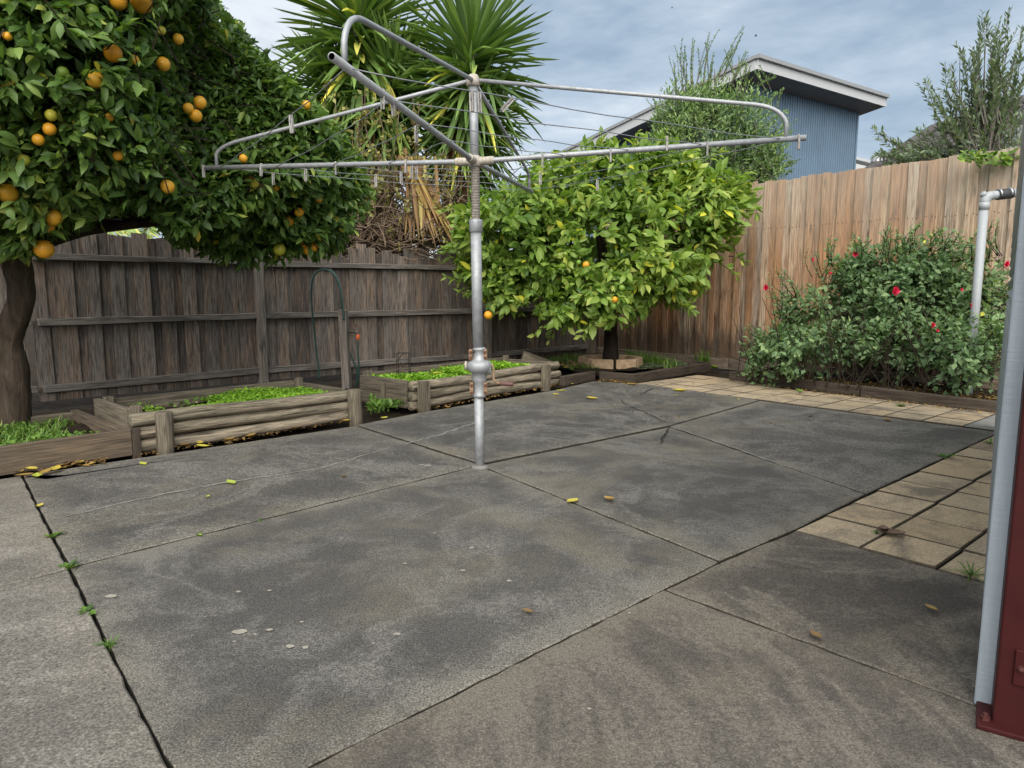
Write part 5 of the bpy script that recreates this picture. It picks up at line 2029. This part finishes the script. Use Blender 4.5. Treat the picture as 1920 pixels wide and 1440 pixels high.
for i in range(26):     # creepers climbing up in front of the yucca leaves
    x0 = g.choice([600, 640, 655, 690, 745, 760, 830]) + g.normal() * 8
    top_ = g.uniform(150, 320)
    pts = []
    px = x0
    for py in np.linspace(450, top_, 8):
        px += g.normal() * 7
        pts.append(AT(px, py, 10.35 + g.normal() * .05))
    vm.tube(pts, [.007] * 8, 4, False)
    for p_ in pts[2:]:
        n_ = int(g.integers(2, 8))
        D = g.normal(size=(n_, 3)) + np.array([0, -.2, -.2])
        vlv.add(np.repeat(np.array(p_)[None], n_, 0) + g.normal(size=(n_, 3)) * .03, D, g.normal(size=(n_, 3)) + np.array([0, -.6, .6]), np.full(n_, .085) * (0.7 + .6 * g.random(n_)), np.full(n_, .027), np.clip(.6 + .3 * g.normal(size=n_), 0, 1))
for i in range(260):
    p_ = np.array(AT(g.uniform(600, 840), g.uniform(200, 470), 10.5 + g.normal() * .15))
    if p_[2] < 1.75:
        continue
    n_ = 3
    vlv.add(np.repeat(p_[None], n_, 0), g.normal(size=(n_, 3)), g.normal(size=(n_, 3)) + np.array([0, -.6, .6]), np.full(n_, .08), np.full(n_, .025), np.clip(.45 + .35 * g.normal(size=n_), 0, 1))
vm.build("stems", "dry_stem", vine)["kind"] = "stuff"
leaf_obj("foliage", vlv.arrays(), "leaf4", "leaf_vine", vine)

# --- palm frond over the left fence
palm = thing("palm", AT(230, 470, 10.2), "yellow green palm frond showing above the dark fence under the orange tree", "palm")
plv = Leaves()
pm = MB()
for (x0, y0, x1, y1) in ((190, 450, 285, 395), (300, 440, 200, 390), (150, 440, 250, 425), (260, 450, 310, 400)):
    a, b = AT(x0, y0, 9.6), AT(x1, y1, 9.4)
    pm.tube([a, a.lerp(b, .5) + Vector((0, 0, .06)), b], [.012, .01, .004], 5)
    for k in range(34):
        f_ = k / 33
        for s_ in (-1, 1):
            p_ = a.lerp(b, f_) + Vector((0, 0, .06 * math.sin(f_ * 3.1)))
            D = np.array((b - a).normalized()) * .8 + np.array([0, s_ * .3, s_ * .55 - .15]) + g.normal(size=3) * .08
            plv.add(np.array(p_)[None], D[None], np.array([[0, -1, .4]]), np.array([.36 * (1.1 - .5 * f_)]), np.array([.014]), np.array([np.clip(.8 + .12 * g.normal(), 0, .97)]))
pm.build("stalk", "dry_stem", palm)
leaf_obj("leaflets", plv.arrays(), "slim", "leaf_yucca", palm)

# --- feathery tree before the blue house
fy = 14.6
feather = thing("feathery_tree", (AT(1340, 400, fy).x, fy, 0), "fine leaved grey green tree in front of the blue house", "tree")
flv = Leaves()
fm = MB()
g = np.random.default_rng(61)
FB = [blob(1320, 275, fy, 1.20, .8, .85), blob(1400, 255, fy, .75, .7, .95), blob(1270, 225, fy, .55, .6, .70), blob(1330, 200, fy, .75, .6, .55), blob(1440, 300, fy - .1, .45, .5, .50), blob(1240, 290, fy, .45, .5, .45)]
crown(FB, 95, .085, .17, flv, 9, .34, .1, 51, -1.0, fm, .75, .9, .5, .3, 0.0, 5.0)
for (x0, y0, x1, y1) in ((1285, 170, 1272, 80), (1300, 170, 1302, 70), (1290, 180, 1285, 95), (1310, 160, 1338, 60), (1320, 160, 1322, 80), (1330, 170, 1345, 110), (1340, 160, 1378, 85), (1350, 150, 1393, 62), (1365, 160, 1400, 95), (1380, 170, 1370, 100), (1265, 200, 1262, 110), (1400, 170, 1402, 120), (1440, 170, 1420, 130), (1430, 160, 1452, 140), (1460, 320, 1490, 300), (1440, 200, 1462, 165), (1470, 260, 1480, 225), (1240, 230, 1225, 190)):
    for k in range(3):
        shoot(flv, AT(x0 + g.normal() * 6, y0, fy + g.normal() * .2), AT(x1 + g.normal() * 6, y1 + g.normal() * 5, fy + g.normal() * .2), 34, .075, .19, g, .04, fm, .010, .7, .45, .4)
leaf_obj("crown", flv.arrays(), "slim", "leaf_feather", feather)
fm.build("twigs", "bark_grey", feather)["kind"] = "stuff"
for (x1, y1) in ((1290, 150), (1340, 130), (1400, 180), (1250, 220), (1430, 260), (1350, 220)):
    stem([(AT(1340, 400, fy).x, fy, 0), AT(1350 + (x1 - 1340) * .25, 345, fy), AT((x1 + 1345) / 2, (y1 + 330) / 2 + 20, fy), AT(x1, y1, fy)], [.07, .05, .03, .008], 7, 5).build("limb", "bark_grey", feather, True)

# --- olive tree behind the right fence
oy = 9.6
olive = thing("olive_tree", (AT(1845, 330, oy).x, oy, 0), "silvery olive tree rising behind the right end of the tan fence", "tree")
ovl = Leaves()
om = MB()
g = np.random.default_rng(71)
base = AT(1842, 345, oy)
tips = [(1890, 22), (1850, 50), (1875, 60), (1830, 95), (1845, 40), (1800, 100), (1780, 120), (1905, 90), (1915, 60), (1860, 110), (1820, 130), (1870, 140), (1890, 150), (1775, 175), (1735, 155), (1760, 195), (1800, 190), (1840, 180),
        (1905, 170), (1925, 130), (1930, 200), (1720, 240), (1755, 235), (1790, 230), (1650, 255), (1690, 270), (1705, 262), (1735, 270), (1770, 270), (1820, 235), (1860, 225), (1895, 230), (1925, 250), (1680, 295), (1740, 295), (1640, 285), (1800, 275), (1885, 275), (1850, 265), (1660, 300), (1715, 290)]
for (x1, y1) in tips:
    for k in range(3):
        tx, ty = x1 + g.normal() * 9, y1 + g.normal() * 9
        st = AT(1842 + (tx - 1842) * .45 + g.normal() * 10, 335 + (ty - 335) * .35, oy + g.normal() * .12)
        en = AT(tx, ty, oy + g.normal() * .2)
        n_ = int(12 + (en - st).length * 40)
        shoot(ovl, st, en, n_, .115, .15, g, .07, om, .008, .75, .5, .15)
    stem([base, base.lerp(AT(x1, y1, oy), .5) + Vector((0, g.normal() * .1, -.05)), AT(x1, y1, oy)], [.013, .008, .003], 5, 4).build("limb", "bark_grey", olive, True)
leaf_obj("crown", ovl.arrays(), "slim", "leaf_olive", olive)
om.build("twigs", "bark_grey", olive)["kind"] = "stuff"
stem([(base.x, oy, 0), (base.x + .04, oy, 1.2), base], [.06, .05, .04], 8, 5).build("trunk", "bark_grey", olive, True)

# --- ivy on the fence top
ivy = thing("ivy", AT(1860, 315, 8.25), "broad leaved green creeper spilling over the fence top below the olive tree", "plant")
il = Leaves()
for i in range(120):
    p_ = np.array(AT(g.uniform(1795, 1905), 292 + abs(g.normal()) * 7, 8.05 + .25 * g.random()))
    p_[2] += .02
    il.add(p_[None], np.array([[g.normal(), -.6, -.3 + g.normal() * .5]]), np.array([[g.normal() * .3, -.7, .8]]), np.array([.085 * (0.6 + .7 * g.random())]), np.array([.036]), np.array([np.clip(.35 + .25 * g.normal(), 0, .97)]))
leaf_obj("foliage", il.arrays(), "round", "leaf_lemon", ivy)

# --- rose bush
rose = thing("rose_bush", (4.1, 8.6, .08), "wide dark green rose bush with red blooms against the tan fence", "bush")
RB = [blob(1460, 655, 8.75, .50, .42, .42), blob(1590, 575, 8.75, .72, .42, .62), blob(1715, 575, 8.2, .72, .42, .72), blob(1835, 590, 7.75, .48, .36, .78), blob(1545, 650, 8.35, .70, .35, .38), blob(1690, 650, 8.0, .62, .35, .36),
      blob(1800, 690, 7.35, .36, .25, .28), blob(1640, 500, 8.7, .5, .35, .35), blob(1510, 590, 8.9, .40, .32, .40), blob(1750, 500, 8.2, .50, .35, .40)]
rlv = Leaves()
rm = MB()
RB += [blob(1838, 650, 7.0, .40, .22, .36), blob(1780, 640, 7.5, .35, .25, .35)]
crown(RB, 140, .068, .30, rlv, 9, .28, .55, 81, -.25, rm, .60, .2, .46, .22, .002, 6.5)
g = np.random.default_rng(83)
for (x0, y0, x1, y1) in ((1660, 480, 1675, 420), (1650, 500, 1660, 440), (1690, 480, 1690, 435), (1480, 580, 1440, 545), (1470, 600, 1462, 510), (1500, 560, 1470, 505), (1560, 500, 1560, 450), (1540, 520, 1530, 470), (1750, 470, 1760, 430), (1770, 470, 1790, 440), (1470, 680, 1395, 640), (1480, 700, 1400, 690), (1450, 640, 1400, 610), (1850, 500, 1850, 440), (1870, 480, 1875, 420), (1820, 490, 1830, 440), (1480, 700, 1480, 735), (1610, 690, 1622, 728), (1700, 690, 1710, 722), (1800, 720, 1805, 760), (1850, 700, 1830, 755), (1560, 690, 1545, 720), (1780, 700, 1800, 748), (1620, 480, 1600, 445), (1720, 460, 1715, 425)):
    for k in range(4):
        shoot(rlv, AT(x0 + g.normal() * 8, y0, 8.3 - (x0 - 1650) * .0032), AT(x1 + g.normal() * 8, y1 + g.normal() * 6, 8.15 - (x1 - 1650) * .0032), 16, .06, .30, g, .14, rm, .006, .95, .55, .0)
for i in range(60):     # bare canes at the foot
    px = g.uniform(1420, 1850)
    bz = G(px + g.normal() * 20, 722 + (px - 1420) * .085, .08)
    en = AT(px + g.normal() * 60, g.uniform(560, 680), bz.y + .05 + g.normal() * .12)
    rm.tube([bz + Vector((0, .55, 0)), bz.lerp(en, .5) + Vector((g.normal() * .06, .55, 0)), en + Vector((0, .6, 0))], [.007, .005, .003], 4, False)
rlv.arrays()
qr = proj(rlv.P)
lowr = 690 + (qr[:, 0] - 1400) * .07
rlv.keep((qr[:, 1] < lowr - 25) | (rng.random(len(qr)) < np.where(vnoise(rlv.P, 5.0, 17) > .35, .9, .22)))
leaf_obj("foliage", rlv, "leaf4", "leaf_rose", rose)
rm.build("canes", "bark_dark", rose)["kind"] = "stuff"


def bloom(px, py, rpx, root):
    h_ = first_hit(px, py, RB)
    if h_ is None:
        h_ = np.array(AT(px, py, 8.3 - (px - 1650) * .0032))
    h_ = h_ - np.array(ray(px, py)) * .10
    r_ = rpx * h_[1] / FPX
    lv = Leaves()
    gg = np.random.default_rng(int(px))
    n_ = 16
    for k in range(n_):
        f_ = k / n_
        az = k * 2.4
        el_ = R(75 - 65 * f_)
        out = np.array([math.cos(az), 0, math.sin(az)]) * math.cos(el_) + np.array([0, -1, .3]) * math.sin(el_)
        lv.add((h_ + gg.normal(size=3) * .003)[None], out[None], (np.array([0, -1, .3]) - out * .3)[None], np.array([r_ * (.7 + .5 * f_)]), np.array([r_ * .5]), np.array([gg.random()]))
    leaf_obj("flower", lv.arrays(), "round", "petal_red", root, False)


for (px, py, rp_) in ((1436, 539, 6), (1523, 487, 4), (1603, 476, 6), (1679, 546, 8), (1823, 573, 5), (1749, 609, 5), (1887, 495, 6), (1557, 512, 3), (1757, 620, 3), (1803, 543, 3)):
    bloom(px, py, rp_, rose)

# ================================================================== LOW PLANTS
def ground_cover(name, label, pts, n, leaf_len, kind, mat, ratio, zbase, hgt, seed, flat=0.6, mask=None):
    g = np.random.default_rng(seed)
    a, b, c, d = [np.array([p_[0], p_[1]]) for p_ in pts]
    u, v = g.random(n), g.random(n)
    P2 = (a[None] * (1 - u)[:, None] + b[None] * u[:, None]) * (1 - v)[:, None] + (d[None] * (1 - u)[:, None] + c[None] * u[:, None]) * v[:, None]
    P = np.column_stack([P2, np.full(n, zbase)])
    f = vnoise(P, 5.0, seed)
    keep = np.ones(n, bool) if mask is None else mask(u, v, f, g)
    P, f = P[keep], f[keep]
    m = len(P)
    P[:, 2] += hgt * (0.35 + .65 * g.random(m)) * np.clip(.75 + .3 * f, .2, 1.3)
    az = g.random(m) * 6.283
    D = np.column_stack([np.cos(az), np.sin(az), g.random(m) * (1 - flat) * 3])
    U = np.column_stack([g.normal(size=m) * .35, g.normal(size=m) * .35, np.ones(m)])
    L = leaf_len * (.6 + .7 * g.random(m))
    lv = Leaves()
    lv.add(P, D, U, L, L * ratio, np.clip(.5 + .2 * g.normal(size=m) + .1 * f, 0, 1))
    o = leaf_obj(name, lv.arrays(), kind, mat, None)
    return tag(o, label, "plants", None, "stuff")


def grass_patch(name, label, P, length, seed, kind="grass", mat="leaf_grass", spread=.8, width=.035, parent=None):
    g = np.random.default_rng(seed)
    m = len(P)
    az = g.random(m) * 6.283
    tl = g.random(m) * spread
    D = np.column_stack([np.cos(az) * tl, np.sin(az) * tl, np.ones(m)])
    U = np.column_stack([np.cos(az), np.sin(az), -tl * .5]) * -1.0
    L = length * (.45 + .8 * g.random(m))
    lv = Leaves()
    lv.add(P, D, U, L, L * width * (.8 + .5 * g.random(m)), np.clip(.5 + .25 * g.normal(size=m), 0, 1))
    o = leaf_obj(name, lv.arrays(), kind, mat, parent)
    if parent is None:
        tag(o, label, "grass", None, "stuff")
    return o


i1 = [fl1 + n1_ * .06 + d1 * .06, fr1 + n1_ * .06 - d1 * .06, fr1 + n1_ * .80 - d1 * .06, fl1 + n1_ * .80 + d1 * .06]
ground_cover("clover_cover", "bright lime green low weeds filling the left raised log bed", i1, 17000, .022, "round", "leaf_clover", .48, .19, .075, 5, .75, lambda u, v, f, g: (u > .10 + .30 * (v > .4) * g.random(len(u))) & (f > -1.0 + 1.1 * (u < .35)))
ground_cover("broadleaf_weeds", "taller broad leaved weeds among the ground cover of the left log bed", i1, 260, .05, "leaf4", "leaf_grass", .30, .20, .03, 15, .6, lambda u, v, f, g: (f > .1) & (u > .25))
i2 = [fl2 + n2_ * .06 + d2 * .06, fr2 + n2_ * .06 - d2 * .06, fr2 + n2_ * .78 - d2 * .06, fl2 + n2_ * .78 + d2 * .06]
ground_cover("clover_cover", "patchy bright green weeds in the right raised log bed", i2, 9000, .032, "round", "leaf_clover", .46, .185, .09, 6, .7, lambda u, v, f, g: (f > -.5 + .9 * (u > .55)) & (u < .93))


def scatter(pts, n, seed, z, dens=None):
    g = np.random.default_rng(seed)
    a, b, c, d = [np.array([p_[0], p_[1]]) for p_ in pts]
    u, v = g.random(n), g.random(n)
    P2 = (a[None] * (1 - u)[:, None] + b[None] * u[:, None]) * (1 - v)[:, None] + (d[None] * (1 - u)[:, None] + c[None] * u[:, None]) * v[:, None]
    P = np.column_stack([P2, np.full(n, z)])
    if dens is not None:
        P = P[vnoise(P, 4.0, seed) > dens]
    return P


i0 = [f1 - Bd * 1.7 + Bn * .05, f1 - Bd * .08 + Bn * .05, k1 - Bd * .08 - Bn * .05, k1 - Bd * 1.7 - Bn * .05]
grass_patch("grass", "short green grass in the board bed under the orange tree", scatter(i0, 4600, 91, .09, -.15), .085, 92, spread=1.1, width=.05)
ground_cover("clover_cover", "low green weeds among the grass at the orange tree foot", i0, 3500, .03, "round", "leaf_grass", .45, .09, .05, 93, .7, lambda u, v, f, g: f > -.2)
i3 = [q2 + Vector((.12, .18)), q3 + Vector((-.12, .02)), Vector((3.05, 10.9)), Vector((1.9, 12.1))]
grass_patch("grass", "long green grass tufts along the tan fence foot behind the lemon bed sleeper", scatter(i3, 5200, 94, .07, .0), .19, 95, spread=1.3, width=.03)
i4 = [q1 + Vector((-.2, .35)), q2 + Vector((-.3, .5)), Vector((1.3, 12.2)), Vector((.3, 11.2))]
grass_patch("grass", "dark thin grass on the shaded soil around the lemon trunk ring", scatter(i4, 2600, 96, .07, -.2), .09, 97, spread=1.0, width=.035)
# mat of fine weeds by the lemon trunk
i5 = [q1 + Vector((.1, .15)), q3 + Vector((-.3, .0)), Vector((2.6, 10.9)), Vector((1.0, 10.6))]
ground_cover("weed_mat", "grey green low weed mat on the lemon bed soil", i5, 4000, .02, "round", "leaf_olive", .4, .07, .03, 98, .8, lambda u, v, f, g: f > -.3)
# gap between the two log beds
gp_ = [xy(G(690, 778)), xy(G(768, 768)), xy(G(735, 728)), xy(G(690, 728))]
ground_cover("weed_clump", "green leafy weeds in the gap between the two log beds", gp_, 900, .06, "leaf4", "leaf_grass", .30, .0, .10, 99, .4, lambda u, v, f, g: f > -.6)
grass_patch("grass", "green grass blades in the gap between the two log beds", scatter(gp_, 700, 100, 0, -.3), .12, 101)


def weed(px, py, n, L_, label, seed, kind="leaf4", ratio=.28, z=.0, mat="leaf_grass"):
    g = np.random.default_rng(seed)
    p_ = G(px, py, z)
    root = thing("weed", p_, label, "weed", "small weeds growing in the paving joints")
    L_ *= .72
    for k in range(n):
        az = k * 2.4 + g.normal() * .9
        D = np.array([math.cos(az), math.sin(az), .1 + .9 * g.random()])
        lv = Leaves()
        l_ = L_ * (.35 + .8 * g.random())
        st = np.array(p_) + np.array([math.cos(az), math.sin(az), 0]) * L_ * .25 * g.random()
        lv.add(st[None], D[None], np.array([[g.normal() * .2, g.normal() * .2, 1]]), np.array([l_]), np.array([l_ * ratio]), np.array([np.clip(.4 + .25 * g.normal(), 0, 1)]))
        leaf_obj("leaf", lv.arrays(), kind, mat, root, False)
    MB().lathe(p_ - Vector((0, 0, .02)), (0, 0, 1), [(.006, 0), (.004, .035)], 6).build("stem", "leaf_grass", root)


weed(95, 1008, 9, .075, "leafy green weed at the edge joint furthest from the camera", 1)
weed(128, 1065, 9, .075, "spreading green weed where the left edge joint meets the cross joint", 2)
weed(163, 1150, 11, .075, "leafy green weed in the left edge joint above the grass tuft", 3)
weed(205, 1211, 40, .06, "pale green grass tuft in the left edge joint nearest the camera", 4, "grass", .05)
weed(1775, 858, 14, .10, "green weed on the joint between the dark slab and the tan pavers", 5, "leaf4", .16)
weed(1858, 832, 10, .09, "green weed beside the shed at the far end of the tan pavers", 6, "leaf4", .2)
weed(1822, 1078, 26, .13, "long grass blades growing beside the shed post on the tan pavers", 7, "grass", .04)
weed(1643, 1000, 8, .05, "tiny green sprig beside the curled brown leaf on the pavers", 8, "leaf4", .2)
weed(372, 1004, 6, .03, "tiny weed in the joint across the left slabs", 9)
weed(488, 977, 6, .02, "tiniest green speck in the joint across the left slabs", 10)
weed(1690, 762, 16, .09, "bright green sprig beside the rose bed sleeper, right of the middle", 11)
weed(1600, 738, 10, .06, "pair of small green sprigs against the rose bed sleeper middle", 12, z=.02)
weed(1500, 735, 10, .08, "yellow green sprig against the left half of the rose bed sleeper", 13, z=.02)
weed(795, 768, 12, .08, "green weed at the corner post foot of the right log bed", 14)
weed(1340, 690, 18, .11, "dark green round leaved plant at the end of the lemon bed sleeper", 15, "round", .5, mat="leaf_lemon")
weed(965, 700, 10, .14, "upright leafy weed growing in the right end of the right log bed", 16, z=.19)


# --- fallen leaves and litter
def leaf_shape(L_, W_, curl):
    vs, fs = [], []
    rows = [(0, .06), (.15, .55), (.38, .95), (.62, .9), (.85, .45), (1, .04)]
    for y, w in rows:
        z = curl * (y - .5) ** 2 * L_
        for x in (-1, -.5, 0, .5, 1):
            vs.append((x * w * W_, (y - .5) * L_, z + abs(x) ** 1.5 * w * curl * W_ * .9 + .002))
    for i in range(len(rows) - 1):
        for k in range(4):
            a = i * 5 + k
            fs.append((a, a + 1, a + 6, a + 5))
    return vs, fs


def fallen(px, py, L_, rot, var, label, curl=.5, z=.010, ratio=.27):
    vs, fs = leaf_shape(L_, L_ * ratio, curl * .5)
    me = MB().add(vs, fs).mesh("fallen_leaf", "leaf_fallen", True)
    at = me.attributes.new("var", "FLOAT", "POINT")
    at.data.foreach_set("value", [var] * len(vs))
    p_ = G(px, py, z)
    o = bpy.data.objects.new("fallen_leaf", me)
    link(o, Matrix.Translation(p_) @ Matrix.Rotation(rot, 4, "Z") @ Matrix.Rotation(random.uniform(-.1, .1), 4, "X"))
    tag(o, label, "leaf", "fallen leaves on the paving")
    return o


fallen(433, 905, .10, .8, .95, "single green fallen leaf in the middle of the left rear slab")
fallen(1073, 940, .10, 2.4, .72, "large pale yellow fallen leaf lying on the joint right of the mast")
fallen(1142, 938, .09, .5, .40, "curled orange brown fallen leaf just right of the yellow one on the joint", 1.4)
fallen(1274, 734, .17, 1.2, .72, "large upright yellow fallen leaf near the lemon bed corner", 1.2)
fallen(1110, 748, .16, .7, .60, "yellow fallen leaf on the slab in front of the lemon bed", .8)
fallen(1070, 720, .12, .2, .72, "bright yellow fallen leaf close to the log bed end")
fallen(1052, 733, .14, .9, .80, "yellow green fallen leaf beside the last log post")
fallen(1093, 713, .15, .6, .92, "pale green fallen leaf against the lemon bed sleeper")
fallen(1042, 740, .12, .4, .7, "small yellow fallen leaf left of the log bed post foot")
fallen(268, 870, .08, .9, .85, "small yellow leaf on the slab in front of the brown board bed")
fallen(75, 948, .06, .2, .7, "small yellow leaf on the left edge joint near the board bed")
fallen(390, 931, .04, .2, .9, "tiny green leaf scrap on the left rear slab")
fallen(375, 1003, .03, .9, .9, "tiny green leaf scrap on the joint across the left slabs", z=.012)
fallen(1185, 722, .16, 1.0, .35, "orange brown curled leaf at the corner of the lemon bed sleeper", 1.0)
fallen(1745, 1143, .05, .5, .25, "small brown curled leaf on the right front slab", 1.6)
fallen(1530, 1192, .06, .2, .12, "thin brown leaf scrap in the middle of the right front slab", .6)
fallen(1663, 788, .10, .1, .3, "brown curled leaf on the far pavers in front of the rose bed", 1.0)
fallen(1268, 741, .06, .3, .7, "small yellow scrap just below the large upright yellow leaf")
fallen(1385, 749, .05, .3, .75, "tiny yellow scrap at the edge of the far pavers")
fallen(818, 702, .16, .3, .72, "yellow leaf lying in the weeds of the right log bed", .8, .27, .4)
ORD = "leftmost second third fourth fifth sixth seventh eighth ninth tenth eleventh".split()
SCR = ("on the far pavers nearest the lemon bed corner", "on the far pavers just behind the large yellow leaf", "on the far pavers towards the rose bed end", "just above the crack meeting point of the joint", "just right of the crack meeting point of the joint", "on the left rear slab near the mast joint", "in the middle of the big front slab", "on the right rear slab, left one of two", "on the right rear slab, right one of two")
for i, (px, py, v_) in enumerate(((35, 884, .45), (45, 892, .3), (60, 880, .6), (70, 893, .9), (85, 886, .4), (105, 880, .6), (120, 872, .2), (150, 868, .45))):
    fallen(px, py, .11, random.uniform(0, 6), v_, ORD[i] + " leaf listed from the left in the yellow heap against the brown board bed", .7, .012 + .006 * (i % 3))
for i, (px, py, v_) in enumerate(((320, 842, .4), (345, 836, .25), (375, 832, .6), (380, 838, .8), (430, 825, .3), (470, 818, .35), (555, 803, .3), (650, 790, .5), (720, 785, .8), (840, 765, .35), (900, 756, .5))):
    fallen(px, py, .10, random.uniform(0, 6), v_, ORD[i] + " curled leaf from the left along the foot of the log beds", 1.0, .012)
for i, (px, py) in enumerate(((1232, 722), (1250, 729), (1300, 719), (1240, 782), (1273, 782), (645, 893), (990, 1148), (1445, 793), (1520, 780))):
    fallen(px, py, .05, random.uniform(0, 6), .1, "tiny dark leaf scrap " + SCR[i], 1.0)
# pale droppings and chips on the big slab
sp_ = MB()
gq = np.random.default_rng(300)
for (px, py, r_) in [(450, 1185, .022), (545, 1213, .014), (573, 1215, .012), (505, 1182, .010), (478, 1190, .008), (440, 1204, .007), (505, 1108, .010), (447, 1110, .010), (566, 1167, .008), (760, 1057, .009), (815, 1000, .007), (884, 1028, .012), (915, 1026, .008), (955, 1090, .010), (868, 1070, .012), (802, 873, .02), (950, 1250, .006), (1105, 1330, .006), (746, 1190, .012), (210, 1118, .02), (790, 872, .015), (700, 1207, .006), (640, 1010, .006), (1180, 1150, .006)]:
    c = G(px, py, .0015)
    k_ = 9
    base_ = len(sp_.v)
    vs = []
    for q in range(k_):
        a_ = 2 * math.pi * q / k_
        rr = r_ * gq.uniform(.55, 1.1)
        vs.append((c.x + rr * math.cos(a_) * 1.3, c.y + rr * math.sin(a_), .0042))
    sp_.add(vs, [tuple(range(k_))])
sp_.build("pale_chips", "stain_chip", patio)["kind"] = "stuff"
# curled dead leaf on the pavers
mb = MB()
vs, fs = leaf_shape(.135, .040, .55)
mb.add(vs, fs)
vs, fs = leaf_shape(.08, .03, .8)
mb.add([(v[0] + .02, v[1] * .6 + .03, v[2] + .008) for v in vs], fs)
me = mb.mesh("dead_leaf", "dead_curl", True)
o = link(bpy.data.objects.new("dead_leaf", me), Matrix.Translation(G(1670, 1003, .006)) @ Matrix.Rotation(R(70), 4, "Z"))
tag(o, "large crumpled dark brown dead leaf lying on the tan pavers", "leaf")


def litter(name, label, pts, n, L_, seed, z, lo=0.0, hi=.5):
    g = np.random.default_rng(seed)
    P = scatter(pts, n, seed, z)
    m = len(P)
    P[:, 2] += g.random(m) * .015
    az = g.random(m) * 6.283
    lv = Leaves()
    l_ = L_ * (.4 + .9 * g.random(m))
    lv.add(P, np.column_stack([np.cos(az), np.sin(az), g.normal(size=m) * .2]), np.column_stack([g.normal(size=m) * .4, g.normal(size=m) * .4, np.ones(m)]), l_, l_ * .25, lo + (hi - lo) * g.random(m))
    o = leaf_obj(name, lv.arrays(), "leaf4", "leaf_fallen", None)
    tag(o, label, "litter", None, "stuff")


litter("leaf_litter", "brown leaf litter along the foot of the left log bed", [fl1 - Bn * .14, fr1 - Bn * .14, fr1 - Bn * .03, fl1 - Bn * .03], 150, .045, 201, .0, 0, .28)
litter("leaf_litter", "brown leaf litter along the foot of the right log bed", [fl2 - n2_ * .16, fr2 - n2_ * .14, fr2 - n2_ * .03, fl2 - n2_ * .03], 130, .045, 202, .0, 0, .28)
litter("leaf_litter", "brown leaf litter heaped against the brown board bed", [xy(G(10, 890)), xy(G(200, 872)), xy(G(200, 862)), xy(G(0, 884))], 110, .055, 203, .004, 0, .3)
litter("leaf_litter", "dry leaves scattered before the rose bed sleeper", [r0 - vb * .16, r1 - vb * .18, r1 - vb * .0, r0 - vb * .0], 420, .035, 204, .004, 0, .35)
litter("leaf_litter", "dry leaves on the rose bed soil", [r0 + vb * .1, r1 + vb * .1, r1 + vb * .6, r0 + vb * .6], 1200, .05, 205, .085, 0, .3)
litter("leaf_litter", "small dry leaves at the lemon bed corner", [xy(G(1115, 716)), xy(G(1180, 723)), xy(G(1180, 718)), xy(G(1117, 711))], 60, .07, 206, .01, .1, .5)
litter("leaf_litter", "dead stalks and leaves at the right end of the log bed", [xy(G(1055, 705)), xy(G(1090, 702)), xy(G(1085, 690)), xy(G(1050, 692))], 70, .1, 207, .1, .0, .35)


# --- two birds far off
def bird(px, py, Y, span, tilt, label):
    p_ = AT(px, py, Y)
    root = thing("bird", p_, label, "bird", "far birds in flight")
    MB().lathe(p_ - Vector((span * .28, 0, .0)), (1, 0, .12), [(.005, 0), (span * .06, span * .12), (span * .075, span * .28), (span * .05, span * .42), (span * .045, span * .50), (.004, span * .58)], 8).build("body", "bird_dark", root, True)
    for s_ in (-1, 1):
        a = p_ + Vector((0, 0, .01))
        MB().add([a + Vector((-span * .1, 0, 0)), a + Vector((span * .12, 0, 0)), a + Vector((span * .10, s_ * span * .25, span * (.22 + tilt * s_))), a + Vector((-span * .06, s_ * span * .25, span * (.20 + tilt * s_))), a + Vector((-span * .12, s_ * span * .5, span * (.30 + tilt * s_)))], [(0, 1, 2, 3), (3, 2, 4)]).build("wing", "bird_dark", root)


bird(1417, 68, 30, .22, .1, "small dark bird flying above the blue house roof")
bird(1260, 15, 34, .16, .1, "tiny dark bird near the top edge of the sky")
